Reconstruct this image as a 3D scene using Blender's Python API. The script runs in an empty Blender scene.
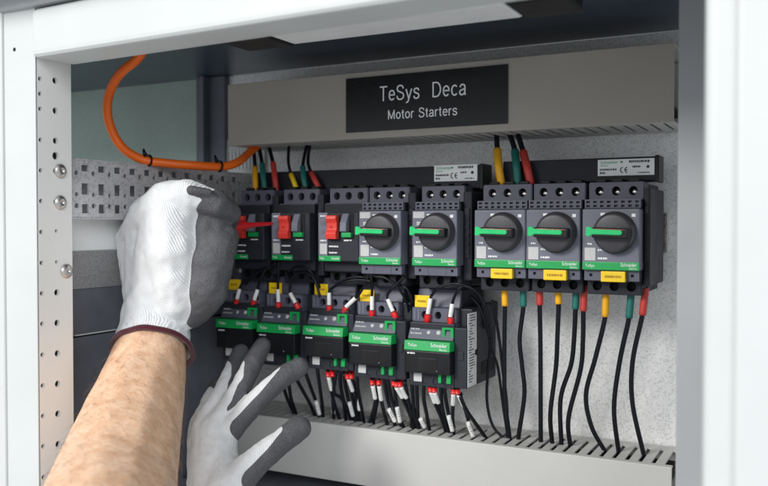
import bpy, bmesh, math, random
from mathutils import Vector, Matrix, noise
random.seed(7)
sc = bpy.context.scene
COL = sc.collection
R = math.radians

# ------------------------------------------------------------------ camera
FPX, CX, CY = 840.0, 384.0, 243.0
YAW, PITCH = R(27.42), R(-1.23)
CAMY = -0.78
fw = Vector((-math.sin(YAW)*math.cos(PITCH), math.cos(YAW)*math.cos(PITCH), math.sin(PITCH)))
rt = Vector((math.cos(YAW), math.sin(YAW), 0))
up = rt.cross(fw)
CPOS = Vector((0, CAMY, 0))
cam = bpy.data.cameras.new('camera'); camo = bpy.data.objects.new('camera', cam); COL.objects.link(camo)
camo.matrix_world = Matrix(((rt.x, up.x, -fw.x, 0), (rt.y, up.y, -fw.y, CAMY), (rt.z, up.z, -fw.z, 0), (0, 0, 0, 1)))
cam.sensor_width = 36; cam.lens = FPX/768*36; cam.clip_start = 0.01; cam.clip_end = 50
cam.dof.use_dof = True; cam.dof.focus_distance = 0.735; cam.dof.aperture_fstop = 5.6
sc.camera = camo

def ray(u, v): return fw + rt*((u-CX)/FPX) + up*((CY-v)/FPX)
def at(u, v, y):
    d = ray(u, v); t = (y-CAMY)/d.y
    return CPOS + d*t
def at_x(u, v, x):
    d = ray(u, v); t = x/d.x
    return CPOS + d*t

# ------------------------------------------------------------------ materials
def mat(name, col, rough=0.5, metal=0.0, var=0.08, vscale=60, bump=0.0, bscale=900, sss=0.0, spec=0.5, rvar=0.12, coat=0.0):
    m = bpy.data.materials.new(name); m.use_nodes = True
    nt = m.node_tree; b = nt.nodes['Principled BSDF']
    tc = nt.nodes.new('ShaderNodeTexCoord')
    n1 = nt.nodes.new('ShaderNodeTexNoise'); n1.inputs['Scale'].default_value = vscale; n1.inputs['Detail'].default_value = 5
    nt.links.new(tc.outputs['Object'], n1.inputs['Vector'])
    mp = nt.nodes.new('ShaderNodeMapRange'); mp.inputs['From Min'].default_value = .3; mp.inputs['From Max'].default_value = .7
    mp.inputs['To Min'].default_value = 1-var; mp.inputs['To Max'].default_value = 1+var
    nt.links.new(n1.outputs['Fac'], mp.inputs['Value'])
    mx = nt.nodes.new('ShaderNodeMix'); mx.data_type = 'RGBA'; mx.blend_type = 'MULTIPLY'; mx.inputs['Factor'].default_value = 1
    mx.inputs['A'].default_value = (*col, 1)
    nt.links.new(mp.outputs['Result'], mx.inputs['B'])
    nt.links.new(mx.outputs['Result'], b.inputs['Base Color'])
    mr = nt.nodes.new('ShaderNodeMapRange'); mr.inputs['To Min'].default_value = max(0, rough-rvar); mr.inputs['To Max'].default_value = min(1, rough+rvar)
    nt.links.new(n1.outputs['Fac'], mr.inputs['Value']); nt.links.new(mr.outputs['Result'], b.inputs['Roughness'])
    b.inputs['Metallic'].default_value = metal; b.inputs['Specular IOR Level'].default_value = spec
    if coat: b.inputs['Coat Weight'].default_value = coat
    if sss:
        b.inputs['Subsurface Weight'].default_value = sss; b.inputs['Subsurface Radius'].default_value = (1, .4, .2); b.inputs['Subsurface Scale'].default_value = .006
    if bump:
        n2 = nt.nodes.new('ShaderNodeTexNoise'); n2.inputs['Scale'].default_value = bscale; n2.inputs['Detail'].default_value = 3
        nt.links.new(tc.outputs['Object'], n2.inputs['Vector'])
        bp = nt.nodes.new('ShaderNodeBump'); bp.inputs['Strength'].default_value = bump; bp.inputs['Distance'].default_value = .0006
        nt.links.new(n2.outputs['Fac'], bp.inputs['Height']); nt.links.new(bp.outputs['Normal'], b.inputs['Normal'])
    return m

def galvanised(name, a, b_, scale=260, metal=.35, rough=.45):
    m = mat(name, a, rough, metal, var=.1, vscale=9, bump=.25, bscale=500)
    nt = m.node_tree; b = nt.nodes['Principled BSDF']; tc = nt.nodes['Texture Coordinate']
    vo = nt.nodes.new('ShaderNodeTexVoronoi'); vo.inputs['Scale'].default_value = scale; vo.inputs['Randomness'].default_value = 1
    nz = nt.nodes.new('ShaderNodeTexNoise'); nz.inputs['Scale'].default_value = scale*1.3; nz.inputs['Detail'].default_value = 4; nz.inputs['Roughness'].default_value = .7
    nt.links.new(tc.outputs['Object'], vo.inputs['Vector']); nt.links.new(tc.outputs['Object'], nz.inputs['Vector'])
    sep = nt.nodes.new('ShaderNodeSeparateColor'); nt.links.new(vo.outputs['Color'], sep.inputs['Color'])
    ad = nt.nodes.new('ShaderNodeMath'); ad.operation = 'ADD'; nt.links.new(sep.outputs['Red'], ad.inputs[0]); nt.links.new(nz.outputs['Fac'], ad.inputs[1])
    rp = nt.nodes.new('ShaderNodeValToRGB'); rp.color_ramp.elements[0].position = .30; rp.color_ramp.elements[1].position = .98
    rp.color_ramp.elements[0].color = (*a, 1); rp.color_ramp.elements[1].color = (*b_, 1)
    nt.links.new(ad.outputs[0], rp.inputs['Fac'])
    mx = [n for n in nt.nodes if n.type == 'MIX'][0]
    nt.links.new(rp.outputs['Color'], mx.inputs['A'])
    return m

def knit(name, col, scale, rough=.9, strength=.7):
    m = mat(name, col, rough, 0, var=.05, vscale=120, spec=.15)
    nt = m.node_tree; b = nt.nodes['Principled BSDF']; tc = nt.nodes['Texture Coordinate']
    at_ = nt.nodes.new('ShaderNodeAttribute'); at_.attribute_name = 'knit'
    w1 = nt.nodes.new('ShaderNodeTexWave'); w1.wave_type = 'BANDS'; w1.bands_direction = 'X'; w1.inputs['Scale'].default_value = scale; w1.inputs['Distortion'].default_value = .8
    w2 = nt.nodes.new('ShaderNodeTexWave'); w2.wave_type = 'BANDS'; w2.bands_direction = 'Y'; w2.inputs['Scale'].default_value = scale*1.2; w2.inputs['Distortion'].default_value = 1.2
    nt.links.new(at_.outputs['Vector'], w1.inputs['Vector']); nt.links.new(at_.outputs['Vector'], w2.inputs['Vector'])
    nz = nt.nodes.new('ShaderNodeTexNoise'); nz.inputs['Scale'].default_value = 700; nt.links.new(tc.outputs['Object'], nz.inputs['Vector'])
    a = nt.nodes.new('ShaderNodeMath'); a.operation = 'ADD'; nt.links.new(w1.outputs['Fac'], a.inputs[0])
    mu = nt.nodes.new('ShaderNodeMath'); mu.operation = 'MULTIPLY_ADD'; mu.inputs[1].default_value = .22
    nt.links.new(w2.outputs['Fac'], mu.inputs[0]); nt.links.new(nz.outputs['Fac'], mu.inputs[2]); nt.links.new(mu.outputs[0], a.inputs[1])
    bp = nt.nodes.new('ShaderNodeBump'); bp.inputs['Strength'].default_value = strength; bp.inputs['Distance'].default_value = .0007
    nt.links.new(a.outputs[0], bp.inputs['Height']); nt.links.new(bp.outputs['Normal'], b.inputs['Normal'])
    b.inputs['Sheen Weight'].default_value = .3
    return m

def skin_mat():
    m = mat('skin', (.60, .37, .26), .5, 0, var=.09, vscale=300, bump=.6, bscale=520, sss=.25, spec=.35)
    nt = m.node_tree; tc = nt.nodes['Texture Coordinate']; mx = [n for n in nt.nodes if n.type == 'MIX'][0]
    n = nt.nodes.new('ShaderNodeTexNoise'); n.inputs['Scale'].default_value = 85; n.inputs['Detail'].default_value = 6
    nt.links.new(tc.outputs['Object'], n.inputs['Vector'])
    rp = nt.nodes.new('ShaderNodeValToRGB'); rp.color_ramp.elements[0].position = .35; rp.color_ramp.elements[1].position = .62
    rp.color_ramp.elements[0].color = (.74, .45, .28, 1); rp.color_ramp.elements[1].color = (.86, .58, .40, 1)
    nt.links.new(n.outputs['Fac'], rp.inputs['Fac']); nt.links.new(rp.outputs['Color'], mx.inputs['A'])
    return m

M = dict(
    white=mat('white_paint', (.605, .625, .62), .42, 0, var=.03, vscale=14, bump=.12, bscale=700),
    post=mat('white_paint_lit', (.84, .835, .81), .45, 0, var=.03, vscale=14, bump=.12, bscale=700),  # same white paint, raised to carry the light on the left post's flange
    strip=mat('white_strip', (.90, .92, .92), .5, 0, var=.03, vscale=20),
    grey_rail=mat('grey_paint', (.40, .41, .42), .5, 0, var=.05, vscale=20, bump=.1),
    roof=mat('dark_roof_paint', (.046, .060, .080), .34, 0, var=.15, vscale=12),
    bluedark=mat('dark_slate_paint', (.13, .14, .165), .6, 0, var=.12, vscale=60, bump=.2, bscale=900),
    plate=galvanised('galvanised_plate', (.56, .565, .56), (.90, .90, .89), 760, .15),
    teal=galvanised('galvanised_green_cast', (.26, .34, .295), (.33, .41, .365), 600, .2, .5),  # plain galvanised steel with the green of reflected light put into its colour
    rail=galvanised('galvanised_rail', (.46, .46, .47), (.70, .70, .72), 480, .4, .40),
    sidegrey=galvanised('speckled_grey', (.22, .22, .225), (.36, .36, .37), 900, .2, .6),
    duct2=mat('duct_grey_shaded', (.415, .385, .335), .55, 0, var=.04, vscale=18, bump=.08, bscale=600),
    duct=mat('duct_grey', (.53, .525, .505), .55, 0, var=.03, vscale=18, bump=.08, bscale=600),
    black=mat('black_plastic', (.012, .012, .014), .4, 0, spec=.28, var=.15),
    hole=mat('hole_dark', (.006, .006, .007), .8, 0, var=.1),
    sign=mat('black_gloss', (.010, .011, .014), .28, 0, var=.1, rvar=.05),
    face=mat('slate_plastic', (.095, .098, .135), .48, 0, var=.05, bump=.15, bscale=1500),
    face2=mat('slate_plastic_light', (.155, .16, .205), .5, 0, var=.05, bump=.15, bscale=1500),
    body=mat('charcoal_plastic', (.017, .018, .026), .5, 0, spec=.28, var=.08, bump=.2, bscale=1500),
    cbody=mat('contactor_plastic', (.024, .027, .035), .5, 0, spec=.28, var=.08, bump=.2, bscale=1500),
    cface=mat('contactor_face', (.010, .011, .014), .42, 0, spec=.28, var=.1, bump=.1, bscale=1500),
    label=mat('pale_label', (.55, .55, .55), .5, 0, var=.06, vscale=500),
    knob=mat('knob_plastic', (.045, .043, .05), .38, 0, var=.08, bump=.1, bscale=1500),
    green=mat('green_band', (.008, .36, .085), .38, 0, var=.04),
    pgreen=mat('green_pointer', (.01, .58, .17), .35, 0, var=.04),
    red=mat('red_plastic', (.72, .05, .035), .35, 0, var=.05),
    darkred=mat('red_tool', (.55, .012, .018), .2, 0, var=.06, coat=.5),
    yellow=mat('yellow_tag', (.92, .62, .01), .45, 0, var=.05),
    amber=mat('amber_sleeve', (.85, .42, .01), .5, 0, var=.06),
    teals=mat('teal_sleeve', (.010, .15, .13), .5, 0, var=.06),
    reds=mat('red_sleeve', (.52, .045, .035), .5, 0, var=.06),
    ferr=mat('red_ferrule', (.68, .018, .018), .35, 0, var=.06),
    mark=mat('white_marker', (.80, .80, .78), .5, 0, var=.04, vscale=300),
    wire=mat('black_wire', (.006, .0065, .011), .38, 0, spec=.28, var=.12),
    orange=mat('orange_sheath', (.95, .16, .008), .42, 0, var=.05, bump=.1),
    steel=mat('screw_steel', (.62, .60, .57), .3, .9, var=.1, vscale=300),
    txt=mat('white_print', (.90, .91, .92), .5, 0, var=.01),
    gtxt=mat('green_print', (.02, .34, .12), .5, 0, var=.01),
    dtxt=mat('dark_print', (.05, .05, .06), .6, 0, var=.01),
    ytxt=mat('brown_print', (.40, .22, .01), .6, 0, var=.01),
    lens=mat('lamp_lens', (.92, .92, .92), .35, 0, var=.03),
    skin=skin_mat(),
    knit=knit('white_knit', (.78, .79, .80), 210, .9, .5),
    coat=mat('grey_latex', (.098, .098, .106), .68, 0, var=.28, vscale=900, bump=.9, bscale=1100, spec=.4),
    cuff=knit('maroon_knit', (.085, .013, .023), 260, .9, .6),
)

# ------------------------------------------------------------------ mesh builder
class MB:
    def __init__(s): s.bm = bmesh.new()
    def _merge(s, t):
        me = bpy.data.meshes.new('tmp'); t.to_mesh(me); t.free(); s.bm.from_mesh(me); bpy.data.meshes.remove(me)
    def box(s, x0, x1, y0, y1, z0, z1, bev=0.0, seg=2, only=None):
        t = bmesh.new(); bmesh.ops.create_cube(t, size=1)
        for v in t.verts: v.co = Vector(((x0+x1)/2+v.co.x*(x1-x0), (y0+y1)/2+v.co.y*(y1-y0), (z0+z1)/2+v.co.z*(z1-z0)))
        if bev:
            es = [e for e in t.edges if only is None or only(e)]
            bmesh.ops.bevel(t, geom=es, offset=min(bev, .45*min(x1-x0, y1-y0, z1-z0)), segments=seg, affect='EDGES', profile=.6)
        s._merge(t); return s
    def prism(s, prof, x0, x1, bev=0.0):
        """profile in (y, z) swept along x"""
        t = bmesh.new(); a = [t.verts.new((x0, y, z)) for y, z in prof]; b = [t.verts.new((x1, y, z)) for y, z in prof]; n = len(prof)
        t.faces.new(a); t.faces.new(b[::-1])
        for i in range(n): t.faces.new((a[i], b[i], b[(i+1) % n], a[(i+1) % n]))
        bmesh.ops.recalc_face_normals(t, faces=t.faces)
        if bev: bmesh.ops.bevel(t, geom=t.edges[:], offset=bev, segments=2, affect='EDGES', profile=.6)
        s._merge(t); return s
    def lathe(s, prof, c, axis=(0, -1, 0), n=28):
        """profile list (r, h) along axis from c"""
        ax = Vector(axis).normalized(); q = ax.to_track_quat('Z', 'Y'); t = bmesh.new(); c = Vector(c); rings = []
        for r, h in prof:
            if r < 1e-7: rings.append([t.verts.new(c+ax*h)])
            else: rings.append([t.verts.new(c + q @ Vector((r*math.cos(2*math.pi*k/n), r*math.sin(2*math.pi*k/n), h))) for k in range(n)])
        for A, B in zip(rings, rings[1:]):
            for k in range(n):
                k2 = (k+1) % n
                if len(A) == 1 and len(B) == 1: continue
                if len(A) == 1: t.faces.new((A[0], B[k], B[k2]))
                elif len(B) == 1: t.faces.new((A[k], A[k2], B[0]))
                else: t.faces.new((A[k], A[k2], B[k2], B[k]))
        bmesh.ops.recalc_face_normals(t, faces=t.faces)
        for f in t.faces: f.smooth = True
        s._merge(t); return s
    def tube(s, pts, r, n=10, cap=True, closed=False):
        pts = [Vector(p) for p in pts]; N = len(pts); rr = r if isinstance(r, (list, tuple)) else [r]*N
        t = bmesh.new(); rings = []; nrm = None
        for i, p in enumerate(pts):
            if closed: d = pts[(i+1) % N]-pts[i-1]
            else: d = pts[min(i+1, N-1)]-pts[max(i-1, 0)]
            d.normalize()
            if nrm is None: nrm = d.orthogonal().normalized()
            nrm = (nrm - d*nrm.dot(d)).normalized(); bn = d.cross(nrm)
            rings.append([t.verts.new(p+(nrm*math.cos(2*math.pi*k/n)+bn*math.sin(2*math.pi*k/n))*rr[i]) for k in range(n)])
        for i in range(N if closed else N-1):
            A, B = rings[i], rings[(i+1) % N]
            for k in range(n):
                f = t.faces.new((A[k], A[(k+1) % n], B[(k+1) % n], B[k])); f.smooth = True
        if cap and not closed:
            t.faces.new(rings[0][::-1]); t.faces.new(rings[-1])
        bmesh.ops.recalc_face_normals(t, faces=t.faces)
        s._merge(t); return s
    def panel(s, o, eu, ev, cells, thick, en):
        """perforated sheet; cell = (a0,a1,b0,b1, hole) hole = (ca,cb,ra,rb,kind)"""
        o, eu, ev, en = Vector(o), Vector(eu), Vector(ev), Vector(en); bm = bmesh.new()
        P = lambda a, b, h=0: bm.verts.new(o+eu*a+ev*b-en*h)
        for a0, a1, b0, b1, h in cells:
            if h is None:
                bm.faces.new((P(a0, b0), P(a1, b0), P(a1, b1), P(a0, b1))); continue
            ca, cb, ra, rb, kind = h
            ang = [math.atan2(b-cb, a-ca) for a in (a0, a1) for b in (b0, b1)]
            if kind == 'sq': ang += [math.atan2(sb*rb, sa*ra) for sa in (-1, 1) for sb in (-1, 1)]
            else: ang += [2*math.pi*k/14-math.pi+.05 for k in range(14)]
            ang = sorted(ang); out = []; inn = []
            for t in ang:
                c, sn = math.cos(t), math.sin(t)
                ta = ((a1-ca) if c > 0 else (a0-ca))/c if abs(c) > 1e-9 else 1e9
                tb = ((b1-cb) if sn > 0 else (b0-cb))/sn if abs(sn) > 1e-9 else 1e9
                k = min(ta, tb); out.append(P(ca+c*k, cb+sn*k))
                if kind == 'sq': k2 = min(ra/abs(c) if abs(c) > 1e-9 else 1e9, rb/abs(sn) if abs(sn) > 1e-9 else 1e9)
                else: k2 = 1/math.sqrt((c/ra)**2+(sn/rb)**2)
                inn.append((ca+c*k2, cb+sn*k2))
            i0 = [P(*q) for q in inn]; i1 = [P(*q, thick) for q in inn]; n = len(ang)
            for k in range(n):
                k2 = (k+1) % n
                bm.faces.new((out[k], out[k2], i0[k2], i0[k])); bm.faces.new((i0[k], i0[k2], i1[k2], i1[k]))
        bmesh.ops.remove_doubles(bm, verts=bm.verts, dist=1e-6)
        bmesh.ops.recalc_face_normals(bm, faces=bm.faces)
        f0 = max(bm.faces, key=lambda f: f.calc_area())
        if f0.normal.dot(en) < 0: bmesh.ops.reverse_faces(bm, faces=bm.faces)
        s._merge(bm); return s
    def build(s, name, m, parent=None, loc=None):
        me = bpy.data.meshes.new(name); s.bm.to_mesh(me); s.bm.free(); me.materials.append(m)
        o = bpy.data.objects.new(name, me); COL.objects.link(o); o.parent = parent
        if loc is not None: o.location = loc
        return o

def thing(name, label, cat, loc=(0, 0, 0), group=None):
    o = bpy.data.objects.new(name, None); COL.objects.link(o); o.location = loc; o.empty_display_size = .02
    o['label'] = label; o['category'] = cat
    if group: o['group'] = group
    return o

def cr(pts, n=8):
    """Catmull-Rom samples"""
    P = [Vector(p) for p in pts]
    if len(P) == 2: return [P[0].lerp(P[1], i/n) for i in range(n+1)]
    out = []; Q = [P[0]*2-P[1]]+P+[P[-1]*2-P[-2]]
    for i in range(1, len(Q)-2):
        a, b, c, d = Q[i-1:i+3]
        for k in range(n):
            t = k/n
            out.append(.5*((2*b)+(c-a)*t+(2*a-5*b+4*c-d)*t*t+(3*b-a-3*c+d)*t**3))
    out.append(P[-1]); return out

_tc = {}
def text_mesh(s, size, align='CENTER', sx=1.0, sp=1.0, thick=0.0):
    key = (s, size, align, sx, sp)
    if key not in _tc:
        cu = bpy.data.curves.new('t', 'FONT'); cu.body = s; cu.size = size; cu.align_x = align; cu.align_y = 'CENTER'; cu.space_character = sp; cu.resolution_u = 3
        o = bpy.data.objects.new('t', cu); COL.objects.link(o); dg = bpy.context.evaluated_depsgraph_get()
        me = bpy.data.meshes.new_from_object(o.evaluated_get(dg)); bpy.data.objects.remove(o); bpy.data.curves.remove(cu)
        for v in me.vertices:                        # stand the text up in the x-z plane, facing -y
            x, y, z = v.co; v.co = (x*sx, -.0002, y)
        _tc[key] = me
    return _tc[key]
def text(s, size, m, parent, loc, align='CENTER', sx=1.0, sp=1.0, name='lettering', rot=0):
    me = text_mesh(s, size, align, sx, sp).copy(); me.materials.clear(); me.materials.append(m)
    o = bpy.data.objects.new(name, me); COL.objects.link(o); o.parent = parent; o.location = loc; o.rotation_euler = (0, 0, rot)
    return o

# ------------------------------------------------------------------ cabinet
XP = -0.560                      # inner face of the left front post
YF, YB = -0.308, -0.272          # its front and back edge
ZB = 0.1335                      # underside of the front beam
cab = thing('cabinet', 'white sheet steel cabinet with a dark roof around the open switchgear', 'cabinet', (-.3, 0, -.35))
cab_o = Vector((-.3, 0, -.35))
def cbuild(mb, name, m, parent=None):
    o = mb.build(name, m, parent or cab)
    if parent is None: o.location = -cab_o
    return o
# left front post: front slab + perforated inner flange
mb = MB()
mb.box(XP-.128, XP-.016, YF+.0015, YB, -.42, .30)
mb.box(XP-.016, XP-.0005, YB-.0022, YB, -.42, .30, .0008)
postz = lambda v: at_x(41, v, XP).z
cells = []; Ymid = (at_x(41, 300, XP).y+at_x(57, 300, XP).y)/2
y1c, y2c = at_x(42, 300, XP).y, at_x(57, 300, XP).y
zl = [79, 94, 109, 140, 170.5, 201, 232, 263, 293.5, 324, 355, 386, 416.5, 447, 478, 509]
zr = [81, 111, 141, 156, 171, 202, 231, 262, 292.5, 323, 353.5, 384, 414, 444.5, 475, 505]
for col, (a0, a1, cc, lst, rad, uu) in enumerate(((YF+.0012, Ymid, y1c, zl, .0020, 41), (Ymid, YB, y2c, zr, .0028, 57))):
    zs = [at_x(uu, v, XP).z for v in lst]; top = .30
    for i, z in enumerate(zs):
        bot = (z+zs[i+1])/2 if i < len(zs)-1 else -.42
        r = rad*(1.25 if col and i == 3 else 1)
        if col and i in (6, 7): r = .0016
        cells.append((a0, a1, bot, top, (cc, z, r, r*(1 if not (col and i == 3) else .95), 'o'))); top = bot
mb.panel((XP, 0, 0), (0, 1, 0), (0, 0, 1), cells, .003, (1, 0, 0))
post = cbuild(mb, 'front_post', M['post']); post['label'] = 'left white post with two columns of round holes'
mb = MB(); mb.box(XP-.0155, XP-.0035, YF+.0016, YB-.003, -.41, .29); cbuild(mb, 'post_cavity', M['hole'], post)
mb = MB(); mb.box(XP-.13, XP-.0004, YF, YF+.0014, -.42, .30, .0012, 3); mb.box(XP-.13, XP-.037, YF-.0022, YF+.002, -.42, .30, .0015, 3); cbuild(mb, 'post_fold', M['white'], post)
# screws on the post
for u, v, dx in ((60, 171, 0), (60, 202.5, 0), (66, 271, 0)):
    p = at_x(u, v, XP)
    mb = MB(); mb.lathe([(.0062, 0), (.0062, .0008), (.0052, .0020), (.0035, .0030), (.0017, .0033), (.0017, .0020), (0, .0020)], p, (1, 0, 0), 20)
    cbuild(mb, 'screw', M['steel'], post)
# small round rivet hole in the front face of the post
p = at(14.5, 49.5, YF)
mb = MB(); mb.lathe([(.0016, .0002), (.0013, .0003), (.0012, .00025), (0, .00025)], p, (0, -1, 0), 16); cbuild(mb, 'rivet', M['hole'], post)
# right front post, nearer to the viewer
YR = -0.337
xr = at(702.5, 250, YR).x; xr2 = at(735, 250, YR-.004).x
mb = MB(); mb.box(xr, xr+.16, YR, YR+.045, -.42, .30, .006, 4)
mb.box(xr2, xr+.16, YR-.004, YR+.002, -.42, .30, .003, 3)
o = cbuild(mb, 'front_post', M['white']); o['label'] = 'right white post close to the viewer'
# front beam: slightly turned so that its right end is nearer
def beam(z0, z1, off0, off1, bev, name, m, lab=None, dz=0):
    A = Vector((XP+(.0006 if z0 < .15 else -.13), YF, 0)); B = Vector((xr+.05, YR, 0)); L = (B-A).length; ang = math.atan2(B.y-A.y, B.x-A.x)
    mb = MB(); mb.box(0, L, off0, off1, z0, z1, bev, 3)
    o = mb.build(name, m, cab); o.location = A-cab_o; o.rotation_euler = (0, 0, ang)
    if lab: o['label'] = lab
    return o
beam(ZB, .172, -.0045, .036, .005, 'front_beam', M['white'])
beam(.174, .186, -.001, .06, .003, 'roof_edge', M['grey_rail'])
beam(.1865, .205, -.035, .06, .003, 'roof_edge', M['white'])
# roof underside, rear wall and rear members
zr0 = .172
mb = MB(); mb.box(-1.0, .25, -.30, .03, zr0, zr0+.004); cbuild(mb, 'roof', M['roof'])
mb = MB(); xa = at(201, 120, .004).x; mb.box(-1.05, xa, .002, .006, -.5, zr0-.0005); cbuild(mb, 'rear_panel', M['teal'])
xb = at(228, 120, 0).x
mb = MB(); mb.box(xa+.0005, xb, -.006, .012, -.5, zr0-.0005, .002); mb.box(xa+.014, xa+.020, -.016, -.006, -.5, zr0-.0005, .001); cbuild(mb, 'rear_post', M['bluedark'])
# ventilation grille glimpsed between rear post and plate
pa, pb = at(213, 172, .0), at(252, 148, .0)
mb = MB(); n = 11
mb.box(pa.x, pb.x+.02, -.002, 0, pa.z-.02, pa.z+.002); mb.box(pa.x, pb.x+.02, -.002, 0, pb.z-.004, pb.z+.01)
for k in range(n+4):
    x = pa.x+(pb.x-pa.x)*k/n; mb.box(x, x+.0038, -.0025, -.0005, pa.z, pb.z)
cbuild(mb, 'vent_grille', M['white'])
# side panel strips under the rail (left side of the field)
XS = -.592
zs = [at_x(95, v, XS).z for v in (212, 250, 287.5)]
def side(z0, z1, m, x, lab):
    mb = MB(); mb.box(x-.004, x, YB-.02, -.001, z0, z1, .0006); o = cbuild(mb, 'side_panel', m); o['label'] = lab
side(zs[1], zs[0]+.004, M['strip'], XS, 'white strip of the side panel')
side(zs[2], zs[1]-.0004, M['sidegrey'], XS+.001, 'speckled grey strip of the side panel')
zse = at_x(92, 334, XS).z
side(zse+.0012, zs[2]-.0004, M['bluedark'], XS, 'dark upper part of the side panel'); side(-.42, zse-.0012, M['bluedark'], XS+.0008, 'dark lower part of the side panel')
mb = MB(); mb.box(XS-.012, XS-.006, YB-.02, -.001, zse-.01, zse+.01); cbuild(mb, 'panel_gap', M['hole'])
mb = MB(); mb.box(XS-.002, XS+.0022, YB+.03, YB+.12, zse+.0004, zse+.0016, .0003); cbuild(mb, 'panel_lip', M['white'])
# grey inner rail beside the right post
yq = -.165; xq = at(677, 250, yq).x
mb = MB(); mb.box(xq, xq+.08, yq, yq+.004, -.42, zr0-.001, .001); mb.box(xq+.004, xq+.08, yq+.004, yq+.02, -.42, zr0-.001)
cbuild(mb, 'inner_rail', M['grey_rail'])
# unlit cabinet lamp under the roof
def quadbox(name, u0, v0, u1, v1, y0, y1, h, m, bev=.002):
    A, B = at(u0, v0, y0), at(u1, v1, y0)
    mb = MB(); L = (B-A).length; mb.box(0, L, 0, y1-y0, 0, h, bev); o = mb.build(name, m); o.location = A
    o.rotation_euler = (0, -math.atan2(B.z-A.z, (B-A).xy.length), math.atan2(B.y-A.y, B.x-A.x)); return o
lamp = thing('cabinet_lamp', 'long unlit grey strip lamp with black end caps under the dark roof', 'lamp', (0, 0, 0))
zl_ = .158
def lampbox(name, u0, u1, m, y0, y1, z0, z1):
    x0, x1 = at(u0, 40, y0).x, at(u1, 20, y0).x
    mb = MB(); mb.box(x0, x1, y0, y1, z0, z1, .003); o = mb.build(name, m, lamp); return o
lampbox('diffuser', 262, 503, M['lens'], -.235, -.190, .150, .170)
lampbox('end_cap', 212, 261.5, M['black'], -.237, -.188, .149, .171)
lampbox('end_cap', 503.5, 565, M['black'], -.237, -.188, .149, .171)
xm = at(383, 30, -.235).x
mb = MB(); mb.box(xm-.016, xm+.016, -.2355, -.2348, .155, .163, .0003)
mb.build('badge', M['grey_rail'], lamp)
br = thing('cable_bracket', 'small black bracket under the roof at the left where the orange cable enters', 'bracket', (0, 0, 0))
x0, x1 = at(140, 55, -.225).x, at(188, 50, -.225).x
mb = MB(); mb.box(x0, x1, -.225, -.19, .158, .1715, .002); mb.build('bracket_body', M['black'], br)
mb = MB(); mb.box(x0+.006, x1-.01, -.2262, -.225, .160, .167, .0005); mb.build('slot', M['hole'], br)

# ------------------------------------------------------------------ mounting plate
plate = thing('mounting_plate', 'galvanised speckled steel mounting plate behind the switchgear', 'mounting plate', (-.3, .001, -.3))
mb = MB(); mb.box(xb+.001+.3, .25+.3, 0, .003, -.2, zr0-.0006+.3, .0008); mb.build('sheet', M['plate'], plate)

# perforated rail on the left, running in depth from post to plate
XR = XP-.010
zt = (at_x(72, 162, XR).z+at_x(240, 172.5, XR).z)/2; zb = at_x(72, 217, XR).z
rail = thing('perforated_rail', 'galvanised perforated rail running back from the left post to the plate', 'rail', (XR, YB, zb))
H = zt-zb; D = -YB-.004; mb = MB(); cells = []; nc = 28; w = D/nc
for k in range(nc):
    a0, a1 = k*w, (k+1)*w; c = (a0+a1)/2
    if k % 2 == 0:
        rows = [(0, .30, (.15, .38*w, .08, 'sq')), (.30, .66, (.50, .40*w, .10, 'sq')), (.66, 1.0, (.87, .42*w, .06, 'sq'))]
    else:
        rows = [(0, .30, (.20, .24*w, None, 'o')), (.30, .66, (.40, .2*w, None, 'o')), (.66, 1.0, (.78, .24*w, None, 'o'))]
    for f0, f1, (fc, ra, rbf, kind) in rows:
        rb = ra if rbf is None else rbf*H
        cells.append((a0, a1, f0*H, f1*H, (c, fc*H, ra, rb, kind)))
mb.panel((0, 0, 0), (0, 1, 0), (0, 0, 1), cells, .002, (1, 0, 0))
mb.build('perforated_web', M['rail'], rail)
mb = MB(); mb.box(-.016, -.0002, 0, D, H, H+.0018, .0006); mb.box(-.016, -.0002, 0, D, -.0018, 0, .0006); mb.box(-.0165, -.0155, 0, D, .002, H-.002); mb.build('flange', M['rail'], rail)  # two flanges, and a back sheet added to keep the web holes dark
for k in range(0, nc, 2):
    mb = MB(); c = (k+.5)*w; mb.box(-.0026, .0012, c-.33*w, c+.33*w, H*.925, H*.935, .0002); mb.box(-.004, -.0024, c-.36*w, c+.36*w, H*.925, H*.937)
    mb.build('tab', M['rail'], rail)

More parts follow.
